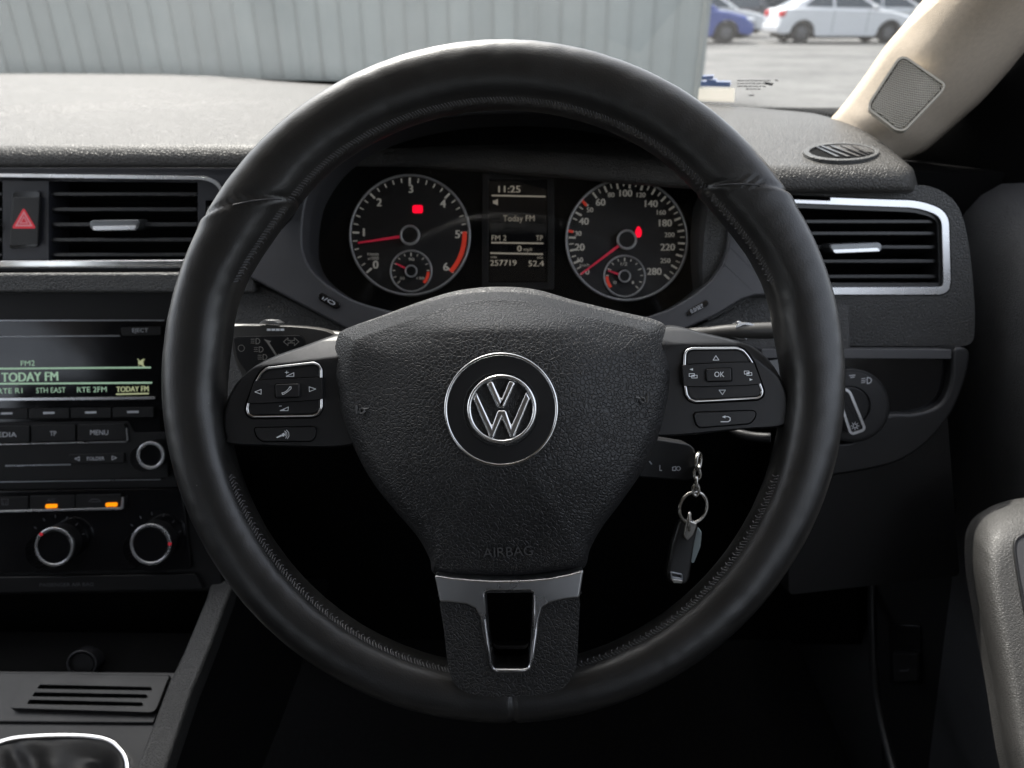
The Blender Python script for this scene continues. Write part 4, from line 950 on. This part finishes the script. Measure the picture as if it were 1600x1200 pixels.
# ================================================================== HEADLAMP SWITCH
hs = thing('headlamp_switch', 'round headlamp switch with bright edged knob in the dash', 'switch', FN.at(1335, 690, 0.001))
prism('dial_plate', circ(1331, 634, 61, 56, 58), FN, -0.02, 0.003, 'black_plastic', hs, bevel=0.0016, seg=3)
prism('dial_ring', circ(1331, 634, 56, 56, 53), FN, 0.0031, 0.0042, 'satin_plastic', hs, holes=[circ(1329, 634, 31, 40, 30)], bevel=0.0006)
prism('rotor', circ(1329, 634, 30, 40, 29), FN, 0.0031, 0.0060, 'black_plastic', hs, bevel=0.0012)
kb = rnd([(1306, 612), (1322, 606), (1330, 612), (1353, 668), (1350, 674), (1333, 680), (1327, 677)], 4)
kn = prism('grip_edge', kb, FN, 0.0061, 0.0155, 'satin_chrome', hs, holes=[inset(kb, 4)], bevel=0.0006)
prism('grip', inset(kb, 4.2), FN, 0.0061, 0.0150, 'black_plastic', hs, bevel=0.0005)
pr = Print(FN, 0.0154); pr.arc(1336, 665.5, 3, 0, 360, 1.0, 14)
for k in range(8): pr.line([pol(1336, 665.5, 4.2, k * 45), pol(1336, 665.5, 6.4, k * 45)], 0.9)
pr.done('light_mark', 'print_grey', hs)
pr = Print(FN, 0.0045); pr.arc(1357, 594.5, 4.5, -90, 90, 1.2, 8); pr.line([(1357, 590), (1355, 590), (1355, 599), (1357, 599)], 1.2)
for q in (-2, 1, 4): pr.line([(1346, 594 + q), (1352, 593 + q)], 1)
pr.line([(1327, 587), (1336, 586)], 1.3); pr.line([(1329, 590), (1335, 589)], 1.3); pr.done('scale_marks', 'print_grey', hs)

# ================================================================== STEERING WHEEL
WD = 0.40; FWh = Frame(787, 595, WD); K = WD / FPX
sw = thing('steering_wheel', 'black leather steering wheel with badge, button spokes and satin lower spoke', 'steering wheel', FWh.o)
def wpt(r, phi, h): return FWh.o + FWh.ex * (r * K * math.cos(phi)) + FWh.ey * (r * K * math.sin(phi)) + FWh.n * h
def angd(a, b): return (a - b + math.pi) % (2 * math.pi) - math.pi
OUT = 525
def inner(ph):
    d = math.degrees(ph) % 360
    base = 437 - 9 * math.exp(-(angd(R(d), R(90)) / R(55)) ** 4)
    for c, wd_, am in ((146, 12, 9), (38, 12, 9)):
        base -= am * math.exp(-(angd(R(d), R(c)) / R(wd_)) ** 2)
    for c, am in ((174, 4), (9, 5)): base -= am * math.exp(-(angd(R(d), R(c)) / R(7)) ** 2)
    for c, am in ((270, -12),): base -= am * math.exp(-(angd(R(d), R(c)) / R(60)) ** 2)
    return base
seams = [(151.7, 139.0, 1), (33.3, 44.5, -1), (-88.3, -88.3, 0)]
NP, NC = 900, 44
V, Fc = [], []
for i in range(NP):
    ph = 2 * math.pi * i / NP - math.pi / 2 + 0.02; inn = inner(ph); a = (OUT - inn) / 2; Rm = (OUT + inn) / 2; bb = 0.0168
    for j in range(NC):
        th = 2 * math.pi * j / NC; c, s_ = math.cos(th), math.sin(th)
        ex = 2 / 2.8; rr = math.copysign(abs(c) ** ex, c); hh = math.copysign(abs(s_) ** ex, s_)
        hh *= 1 - 0.10 * max(0, -rr)                     # flatter towards the inside
        r = Rm + a * rr; h = bb * hh
        g_ = 0; f = (r - inn) / (OUT - inn)
        for so_, si_, sg_ in seams:
            d_ = math.degrees(angd(ph, R(lerp(si_, so_, f))))
            g_ += 1.25 * math.exp(-(d_ / 0.42) ** 2)
            if sg_: g_ -= 0.55 * math.exp(-((d_ - 1.3 * sg_) / 1.1) ** 2)
        g_ *= 1.0
        r = Rm + a * rr * (1 - g_ * 0.0009 / (a * K)); h = bb * hh * (1 - g_ * 0.0009 / bb)
        r += noise.noise(Vector((ph * 18, th * 2, 0))) * 0.5; h += noise.noise(Vector((ph * 22, th * 2, 5))) * 0.00018
        V.append(wpt(r, ph, h))
for i in range(NP):
    for j in range(NC): Fc.append((i * NC + j, i * NC + (j + 1) % NC, ((i + 1) % NP) * NC + (j + 1) % NC, ((i + 1) % NP) * NC + j))
rim = mk('rim', V, Fc, 'rim_leather', sw, sharp=180)
# hand stitching along the inner edge (a zigzag of short threads) and the two cross seams
V, Fc = [], []
def stitch(a, b, r):
    v_, f_ = tube_data([a, a.lerp(b, 0.25) + FWh.n * r * .6, a.lerp(b, 0.75) + FWh.n * r * .6, b], [r * .5, r, r, r * .5], 5); k = len(V); V.extend(v_); Fc.extend(tuple(k + i for i in f) for f in f_)
for (d0, d1) in ((20, 160), (199, 264), (276, 341)):
    n = int((d1 - d0) / 0.62)
    for k in range(n):
        d = d0 + (d1 - d0) * k / n + random.uniform(-.08, .08); ph = R(d); inn = inner(ph)
        a = (OUT - inn) / 2
        def sp(fr, dd):
            rr = -1 + fr; hh = (max(0, 1 - abs(rr) ** 2.8)) ** (1 / 2.8); return wpt((OUT + inn) / 2 + a * rr, ph + R(dd), 0.0168 * hh * 0.905 + 0.0001)
        sg = 1
        stitch(sp(0.030, 0), sp(0.105, 0.55 * sg), 0.00042)
        if k % 2: stitch(sp(0.008, 0.3), sp(0.035, 0.0), 0.00038)
for so_, si_, sg_ in seams[:2]:
    for k in range(26):
        f = 0.08 + 0.50 * k / 26; d = lerp(si_, so_, f); ph = R(d); inn = inner(ph); rr = -1 + 2 * f; a = (OUT - inn) / 2
        hh = (max(0, 1 - abs(rr) ** 2.8)) ** (1 / 2.8)
        p_ = wpt((OUT + inn) / 2 + a * rr, ph + R(0.55 * sg_), 0.0168 * hh + 0.00015); q_ = wpt((OUT + inn) / 2 + a * (rr + 0.028), ph + R(1.0 * sg_), 0.0168 * hh + 0.00015)
        stitch(p_, q_, 0.0003)
tag(mk('stitching', V, Fc, 'thread', sw, sharp=60), kind='stuff')

# airbag cover
hubp = crv([(540, 514), (600, 492), (660, 470), (715, 454), (775, 448), (835, 452), (900, 470), (970, 487), (1022, 499), (1041, 512), (1047, 545), (1049, 585), (1044, 630), (1030, 680), (1004, 735), (970, 785), (940, 825), (922, 858), (910, 889), (860, 897), (800, 903), (740, 903), (681, 898), (671, 872), (652, 838), (615, 795), (580, 750), (551, 695), (532, 645), (523, 595), (523, 550), (528, 525)], 8)
HC = (785, 648)
HPOL = sorted((math.atan2(p_[1] - HC[1], p_[0] - HC[0]), math.hypot(p_[0] - HC[0], p_[1] - HC[1])) for p_ in hubp)
def hub_t(u, v):
    a = math.atan2(v - HC[1], u - HC[0]); r = math.hypot(u - HC[0], v - HC[1])
    for (a0, r0), (a1, r1) in zip(HPOL, HPOL[1:] + [(HPOL[0][0] + 2 * math.pi, HPOL[0][1])]):
        if a0 <= a <= a1: return r / lerp(r0, r1, (a - a0) / max(1e-9, a1 - a0))
    return r / HPOL[0][1]
def hub_h(t, u, v):
    """pillow: a raised central boss that spreads downwards, lower shoulders, edges rolled over"""
    t = min(t, 1); e = 0.0
    if t > 0.90:
        q = (t - 0.90) / 0.10; up_ = sst(600, 520, v); e = lerp(-0.011 * (1 - math.sqrt(max(0, 1 - q * q))), -0.013 * q, up_)
    boss = math.exp(-((u - 783) / (150 + 0.20 * (v - 480))) ** 4) * sst(452, 520, v) * (1 - 0.55 * sst(720, 900, v))
    sh_ = 0.010 - 0.008 * (max(0, t) ** 2)
    top = -0.010 * sst(560, 470, v) * (1 - boss * 0.6)
    return 0.009 + sh_ + 0.0105 * boss + top + e
ab = dome('airbag_cover', hubp, FWh, hub_h, 'hub_leather', sw, rings=60, centre=HC, wall=0.03)
hh_ = lambda u, v: hub_h(hub_t(u, v), u, v)
# moulded lettering and horn marks
P, Fg, w_, h_ = glyphs('AIRBAG'); k = 15 / 0.7; kx = 78 / w_; a = R(3)
V = []
for dz in (0.0013, -0.001):
    for x, y in P:
        u = 793.5 + x * kx * math.cos(a) - y * k * math.sin(a); v = 862 - (x * kx * math.sin(a) + y * k * math.cos(a)); V.append(FWh.at(u, v, hh_(u, v) + dz))
n = len(P); ecount = {}
for f in Fg:
    for i in range(len(f)): e = (f[i], f[(i + 1) % len(f)]); ecount[tuple(sorted(e))] = ecount.get(tuple(sorted(e)), 0) + 1
Fc = list(Fg) + [(e[0], e[1], e[1] + n, e[0] + n) for e, c in ecount.items() if c == 1]
mk('airbag_lettering', V, Fc, 'lettering_highlight', ab, sharp=30)
for u, v, m_ in ((566, 641, 1), (1003, 624, -1)):
    for pts, w2 in (([(u - 9 * m_, v - 8), (u - 8.5 * m_, v + 5)], 1), ([(u - 5 * m_, v + 4), (u - 3 * m_, v - 2), (u + 2 * m_, v - 3), (u + 4 * m_, v + 1), (u + 1 * m_, v + 5), (u - 3 * m_, v + 5)], 1), ([(u + 4 * m_, v - 2), (u + 10 * m_, v - 3)], 1)):
        tube('horn_mark', [FWh.at(x, y, hh_(x, y) + 0.0003) for x, y in pts], 0.00065, 'lettering_highlight', ab, n=6)

# badge: dark dished plate, chrome rim, raised letters in a ring
HB = 0.0292
eb = prism('badge_plate', circ(783, 640, 86.5, 72), FWh, 0.015, HB + 0.0004, 'satin_plastic', sw, holes=[circ(783, 639.5, 58, 64)], bevel=0.0006)
prism('badge_well', circ(783, 639.5, 60, 64), FWh, 0.012, HB - 0.0035, 'void_black', eb)
sc0 = K * (WD - HB) / WD; c0 = FWh.at(783, 640, HB + 0.0003)
tube('badge_rim', [c0 + (FWh.ex * math.cos(a) + FWh.ey * math.sin(a)) * 86.6 * sc0 for a in [2 * math.pi * k / 96 for k in range(96)]], 2.7 * sc0, 'chrome', eb, n=12, closed=True)
ez = lambda x, y: (680 + x / 6, 540 + y / 6)
dome('badge_base', circ(783.5, 639, 54.6, 64), FWh, lambda t, u, v: HB - 0.0016 + 0.0018 * (1 - t * t), 'satin_plastic', eb, rings=12, wall=0.004)
E0, E1 = HB - 0.001, HB + 0.0030
def emb(name, poly, holes=()): return prism(name, [ez(*p_) for p_ in poly], FWh, E0, E1, 'badge_chrome', eb, holes=[[ez(*p_) for p_ in h_] for h_ in holes], bevel=0.0015, seg=4, sharp=50)
ring_o, ring_i = circ(624, 596, 328, 72), circ(624, 596, 286, 72)
emb('emblem_ring', ring_o, [ring_i])
emb('emblem_letter', [(470, 352), (538, 322), (617, 502), (692, 318), (760, 348), (652, 588), (582, 588)])
emb('emblem_letter', [(352, 505), (388, 436), (532, 750), (584, 604), (664, 604), (714, 748), (852, 428), (894, 498), (742, 862), (700, 862), (624, 692), (548, 870), (508, 862)])

# spokes and their switches
lsp = [(552, 540), (535, 521), (473, 541), (428, 557), (393, 576), (367, 603), (353, 632), (348, 661), (352, 684), (358, 694), (433, 697.5), (535, 698), (562, 680), (560, 610)]
rsp = [(1028, 528), (1044, 508), (1100, 520), (1153, 533), (1182, 545), (1208, 571), (1228, 608), (1233, 632), (1230, 664), (1153, 672), (1036, 682), (1010, 670), (1020, 600)]
def spoke(poly, line, c):
    def hf(t, u, v):
        q = line(u) - v; e = 0.0
        if t > 0.965: e = -0.004 * ((t - 0.965) / 0.035) ** 2
        return 0.0045 - (0.00045 * q if q > 0 else 0) + e
    return dome('spoke', poly, FWh, hf, 'satin_plastic', sw, rings=44, centre=c, wall=0.022)
ls = spoke(crv(lsp, 6), lambda u: 566 + (465 - u) * 0.12, (470, 630)); rs = spoke(crv(rsp, 6), lambda u: 538 + max(0, u - 1150) * 0.75, (1110, 605))
SH = 0.0046
oL = lambda x, y: (370 + x / 7.5, 550 + y / 7.5)
oR = lambda x, y: (1040 + x / 7.06, 520 + y / 7.06)
def cluster(O, frame, rock, okb, low, par, split_top, split_bot, icons):
    fr_ = rnd([O(*p_) for p_ in frame], 3, 3)
    prism('switch_well', inset(fr_, -2.2), FWh, SH - 0.003, SH + 0.0002, 'void_black', par, bevel=0.0002)
    prism('chrome_frame', fr_, FWh, SH - 0.001, SH + 0.0026, 'chrome', par, holes=[inset(fr_, 4.6)], bevel=0.0010, seg=3)
    ii = inset(fr_, 5.0)
    prism('rocker_plate', ii, FWh, SH - 0.001, SH + 0.0018, 'satin_plastic', par, bevel=0.0008)
    prism('rocker_gap', inset(rnd([O(*p_) for p_ in rock], 1.5, 3), -1.1), FWh, SH - 0.001, SH + 0.0021, 'void_black', par)
    rk = prism('cross_rocker', rnd([O(*p_) for p_ in rock], 1.5, 3), FWh, SH - 0.001, SH + 0.0048, 'satin_plastic', par, bevel=0.0013, seg=3)
    prism('button_gap', rnd([O(*p_) for p_ in okb], 4, 3), FWh, SH + 0.003, SH + 0.0050, 'void_black', par)
    ok = prism('centre_button', inset(rnd([O(*p_) for p_ in okb], 4, 3), 1.2), FWh, SH + 0.003, SH + 0.0070, 'satin_plastic', par, bevel=0.0009, seg=3)
    lo = rnd([O(*p_) for p_ in low], 4, 4)
    prism('button_gap', inset(lo, -1.6), FWh, SH - 0.003, SH + 0.0002, 'void_black', par)
    lb = prism('long_button', lo, FWh, SH - 0.002, SH + 0.0018, 'satin_plastic', par, bevel=0.0010, seg=3)
    for h_, ps in icons.items():
        pr = Print(FWh, SH + h_)
        for kind, a in ps:
            if kind == 'l': pr.line([O(*q) for q in a[0]], a[1], a[2] if len(a) > 2 else False)
            elif kind == 'p': pr.poly([O(*q) for q in a])
            elif kind == 't': pr.text(a[0], *O(a[1], a[2]), a[3], a[4])
        pr.done('icons', 'print_white', par)
cluster(oL, [(100, 672), (115, 600), (212, 335), (272, 235), (345, 175), (898, 112), (965, 140), (1003, 200), (1006, 660), (962, 735), (890, 764), (180, 774), (118, 737)],
        [(205, 340), (350, 325), (800, 305), (1000, 298), (1002, 552), (750, 572), (420, 592), (122, 602)], [(440, 368), (740, 360), (742, 538), (445, 545)],
        [(212, 892), (900, 878), (925, 910), (915, 1005), (870, 1045), (300, 1045), (240, 1000), (212, 925)], ls, 0, 0,
        {0.0020: [('l', ([(578, 285), (668, 285), (668, 243)], 1.0, True)), ('l', ([(585, 222), (585, 256)], 1.0)), ('l', ([(565, 239), (606, 239)], 1.0)),
                  ('l', ([(508, 687), (600, 687), (604, 645)], 1.2, True)), ('p', [(505, 690), (560, 668), (560, 690)]), ('l', ([(498, 634), (524, 632)], 1.0)),
                  ('p', [(460, 1000), (520, 968), (532, 985), (475, 1008)]), ('p', [(525, 962), (550, 945), (566, 965), (552, 990), (532, 988)]),
                  ('l', ([(560, 925), (585, 945), (588, 985), (572, 1012)], 0.9)), ('l', ([(582, 915), (608, 945), (612, 985), (592, 1016)], 0.9)), ('l', ([(565, 935), (572, 960), (570, 985)], 0.9))],
         0.0051: [('l', ([(285, 438), (285, 494), (212, 468)], 1.0, True)), ('l', ([(848, 408), (850, 464), (925, 434)], 1.0, True))],
         0.0073: [('l', ([(528, 478), (535, 497), (552, 494), (600, 462), (636, 430), (636, 408), (620, 408), (608, 430), (580, 460), (545, 478)], 0.9, True))]})
cluster(oR, [(195, 340), (200, 230), (232, 180), (292, 158), (800, 155), (870, 185), (922, 245), (977, 330), (1062, 570), (1087, 640), (1075, 702), (1020, 737), (330, 772), (258, 747), (220, 690), (205, 600)],
        [(188, 355), (360, 345), (820, 325), (972, 328), (1058, 560), (860, 577), (400, 592), (203, 586)], [(443, 390), (735, 382), (738, 540), (448, 545)],
        [(313, 905), (340, 880), (960, 860), (995, 880), (985, 940), (930, 1000), (370, 1045), (335, 1000)], rs, 0, 0,
        {0.0020: [('l', ([(555, 252), (524, 301), (588, 301)], 1.1, True)), ('l', ([(590, 632), (660, 632), (627, 682)], 1.1, True)),
                  ('l', ([(610, 981), (690, 981), (712, 965), (712, 940), (690, 925), (650, 925)], 1.4)), ('p', [(622, 928), (660, 910), (660, 944)])],
         0.0051: [('p', [(262, 404), (302, 390), (302, 418)]), ('l', ([(260, 450), (318, 450), (318, 480), (260, 480)], 0.9, True)), ('l', ([(288, 468), (348, 468), (348, 498), (288, 498)], 0.9, True)), ('p', [(290, 480), (318, 455), (318, 480)]),
                  ('l', ([(868, 422), (920, 422), (922, 455), (870, 455)], 0.9, True)), ('l', ([(895, 440), (950, 438), (952, 468), (897, 470)], 0.9, True)), ('p', [(893, 455), (920, 425), (920, 455)]), ('p', [(926, 502), (960, 516), (928, 530)])],
         0.0073: [('t', ('OK', 593, 458, 8.4, 15.5))]})

# lower spoke: grained cover with satin frame round an open slot
oB = lambda x, y: (640 + x / 3.158, 780 + y / 3.158)
slot = rnd([oB(*p_) for p_ in [(371, 453), (610, 453), (603, 700), (588, 838), (410, 838), (380, 600)]], [8, 8, 2, 9, 9, 2], 4)
cov = [oB(*p_) for p_ in [(150, 500), (200, 470), (790, 460), (838, 485), (836, 600), (825, 800), (805, 870), (760, 930), (690, 962), (600, 972), (380, 976), (300, 962), (235, 925), (200, 865), (185, 790), (168, 640)]]
LH = 0.0182
prism('lower_cover', crv(cov, 5), FWh, -0.02, LH, 'spoke_leather', sw, holes=[inset(slot, -4)], bevel=0.0035, seg=4, sharp=50)
tr = [oB(*p_) for p_ in [(122, 375), (210, 388), (300, 396), (400, 402), (500, 402), (600, 398), (700, 388), (790, 370), (859, 350), (850, 420), (838, 488), (760, 497), (690, 512), (655, 540), (640, 590), (632, 660), (612, 800), (600, 840), (575, 858), (430, 862), (405, 845), (394, 815), (355, 640), (345, 580), (325, 540), (280, 520), (210, 512), (150, 510)]]
prism('satin_frame', tr, FWh, 0.0, LH + 0.0016, 'satin_chrome', sw, holes=[slot], bevel=0.0012, seg=3, sharp=50)
prism('slot_lining', inset(slot, -3), FWh, -0.012, LH - 0.001, 'gloss_black', sw, holes=[inset(slot, -0.6)], bevel=0)

# ================================================================== A-PILLAR TRIM AND TWEETER GRILLE
pi = thing('pillar_trim', 'cream fabric windscreen pillar trim with a speaker grille', 'pillar trim', px(1370, 240, 0.70))
secs = []                                       # left pixel, right pixel, depth
for (ul, vl, ur, vr, d) in ((1288, 206, 1378, 262, .672), (1296, 188, 1432, 243, .665), (1310, 172, 1462, 222, .652), (1326, 152, 1496, 192, .640), (1347, 124, 1532, 160, .625), (1380, 76, 1572, 116, .603), (1412, 38, 1602, 80, .586), (1442, 0, 1636, 44, .568), (1500, -70, 1700, -20, .535), (1600, -180, 1810, -120, .49)):
    row = []
    for k in range(13):
        t = k / 12; u, v = lerp(ul, ur, t), lerp(vl, vr, t)
        row.append(px(u, v, d + 0.035 * (2 * t - 1) ** 2 * (1 if t < .5 else 0.7) - 0.012 * math.sin(math.pi * t)))
    secs.append(row)
cols = [crv([s_[k] for s_ in secs], 5, False) for k in range(13)]
rows = [[Vector(c[i]) for c in cols] for i in range(len(cols[0]))]
grid('trim', rows, 'cream_fabric', pi, sharp=80, thick=0.004)
FP = Frame(1416, 143, 0.600, tilt=18, yaw=-24)
gp = rnd([(1408, 82), (1478, 131), (1474, 142), (1414, 205), (1400, 204), (1357, 171), (1357, 160)], [18, 12, 10, 14, 12, 10, 10], 5)
gf = prism('grille_frame', gp, FP, -0.012, 0.0, 'cream_plastic', pi, holes=[inset(gp, 3.4)], bevel=0.0012, seg=3)
gi = inset(gp, 3.9)
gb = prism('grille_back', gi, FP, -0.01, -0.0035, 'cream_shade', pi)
# perforated mesh: curved ribs with cross bars
def inside(u, v, poly):
    c = False; n = len(poly)
    for i in range(n):
        (x0, y0), (x1, y1) = poly[i], poly[(i + 1) % n]
        if (y0 > v) != (y1 > v) and u < (x1 - x0) * (v - y0) / (y1 - y0) + x0: c = not c
    return c
V, Fc = [], []
gi2 = inset(gp, 4.2)
def ribs(fun, n, rr):
    for i in range(n):
        run = []
        for k in range(61):
            u, v = fun(i, k / 60)
            if inside(u, v, gi2): run.append(FP.at(u, v, -0.0022 + 0.0012 * math.sin(k / 60 * math.pi)))
            else:
                if len(run) > 1: v_, f_ = tube_data(run, rr, 4, cap=False); b = len(V); V.extend(v_); Fc.extend(tuple(b + q for q in f) for f in f_)
                run = []
        if len(run) > 1: v_, f_ = tube_data(run, rr, 4, cap=False); b = len(V); V.extend(v_); Fc.extend(tuple(b + q for q in f) for f in f_)
ribs(lambda i, t: (1330 + t * 160 , 60 + i * 3.6 + t * 40 + 14 * math.sin(t * math.pi) - 10), 46, 0.00062)
ribs(lambda i, t: (1345 + i * 3.4 + t * 10 - 8, 70 + t * 150), 42, 0.00034)
tag(mk('mesh', V, Fc, 'cream_plastic', gf, sharp=180), kind='stuff')

# ================================================================== DRIVER'S DOOR
do = thing('door_trim', "dark grained driver's door trim with padded grab handle", 'door', (0.45, 0.45, Z(-0.86)))
DX = 0.415
def dpt(u, v, x=DX):
    r = ray(u, v); return EYE + r * (x / r.x)
rows = []
prof = [(0.475, -0.130), (0.462, -0.134), (0.445, -0.140), (0.430, -0.150), (0.420, -0.165), (0.415, -0.185), (0.416, -0.23), (0.424, -0.30), (0.432, -0.36), (0.44, -0.50), (0.445, -0.86)]
for k in range(40):
    y = -0.30 + k * (1.12 / 39); q = []
    rise = 0.0            # the top rail climbs towards the mirror
    for x, z in prof: q.append(Vector((x - 0.012 * sst(0.35, 0.60, y) * (z < -0.1), y, Z(z + (rise if z > -0.2 else 0)))))
    rows.append(q)
grid('inner_panel', rows, 'door_grain', do, sharp=80, thick=0.006)
sail = [px(u, v, d) for u, v, d in ((1405, 250, .700), (1490, 190, .668), (1600, 60, .612), (1800, -120, .54), (1800, 420, .56), (1610, 385, .645), (1500, 330, .690), (1430, 300, .712))]
n_ = (sail[2] - sail[0]).cross(sail[4] - sail[0]).normalized()
V = sail + [p_ + Vector((0.03, 0.01, 0)) for p_ in sail]; n = len(sail)
mk('mirror_corner_trim', V, [tuple(range(n)), tuple(range(2 * n - 1, n - 1, -1))] + [(i, (i + 1) % n, n + (i + 1) % n, n + i) for i in range(n)], 'void_black', do, 0.002)
FA = Frame(1560, 880, 0.495, tilt=52, yaw=-12)
arm = crv([(1512, 850), (1514, 826), (1526, 803), (1550, 788), (1590, 778), (1650, 776), (1740, 800), (1790, 900), (1790, 1340), (1610, 1340), (1580, 1240), (1563, 1170), (1545, 1060), (1526, 960), (1514, 890)], 5)
hole = crv([(1580, 850), (1592, 834), (1620, 826), (1680, 830), (1720, 900), (1720, 1250), (1660, 1250), (1625, 1100), (1595, 950), (1584, 890)], 5)
def arm_h(t, u, v):
    q = max(0, (t - 0.66) / 0.34); return -0.045 * (1 - math.sqrt(max(0, 1 - q ** 2.4)))
dome('grab_handle', [(u + 6, v) for u, v in arm], FA, arm_h, 'armrest_grain', do, rings=40, centre=(1665, 1020), wall=0.012)
cup = [(u + 4, v) for u, v in hole]
prism('handle_cup', cup, FA, -0.01, 0.0012, 'satin_plastic', do, holes=[inset(cup, 5)], bevel=0.0008)
prism('cup_floor', inset(cup, 4), FA, -0.01, 0.0004, 'bezel_plastic', do)
# kick panel with the bonnet release, and the sill edge
kp = thing('kick_panel', 'dark kick panel in the footwell with the bonnet release recess', 'panel', px(1430, 1150, 0.78))
FKp = Frame(1420, 1000, 0.76, tilt=8, yaw=-48)
prism('panel', [(1360, 780), (1700, 780), (1700, 1300), (1380, 1300)], FKp, -0.02, 0.0, 'black_plastic', kp, bevel=0.003)
prism('release_recess', rnd([(1388, 975), (1438, 978), (1440, 1070), (1390, 1072)], 4), FKp, 0.0002, 0.004, 'gloss_black', kp, bevel=0.001)
o = prism('release_lever', rnd([(1394, 1020), (1434, 1022), (1435, 1064), (1396, 1066)], 4), FKp, 0.0042, 0.010, 'satin_plastic', kp, bevel=0.002)
pr = Print(FKp, 0.0104); pr.line([(1406, 1048), (1418, 1048), (1420, 1044)], 1.4); pr.done('mark', 'print_dim', o)
tube('door_seal', [px(u, v, d) for u, v, d in crv([(1362, 860, .80), (1362, 960, .76), (1366, 1060, .72), (1380, 1140, .69), (1400, 1220, .66)], 5, False)], 0.004, 'satin_plastic', kp, n=8)
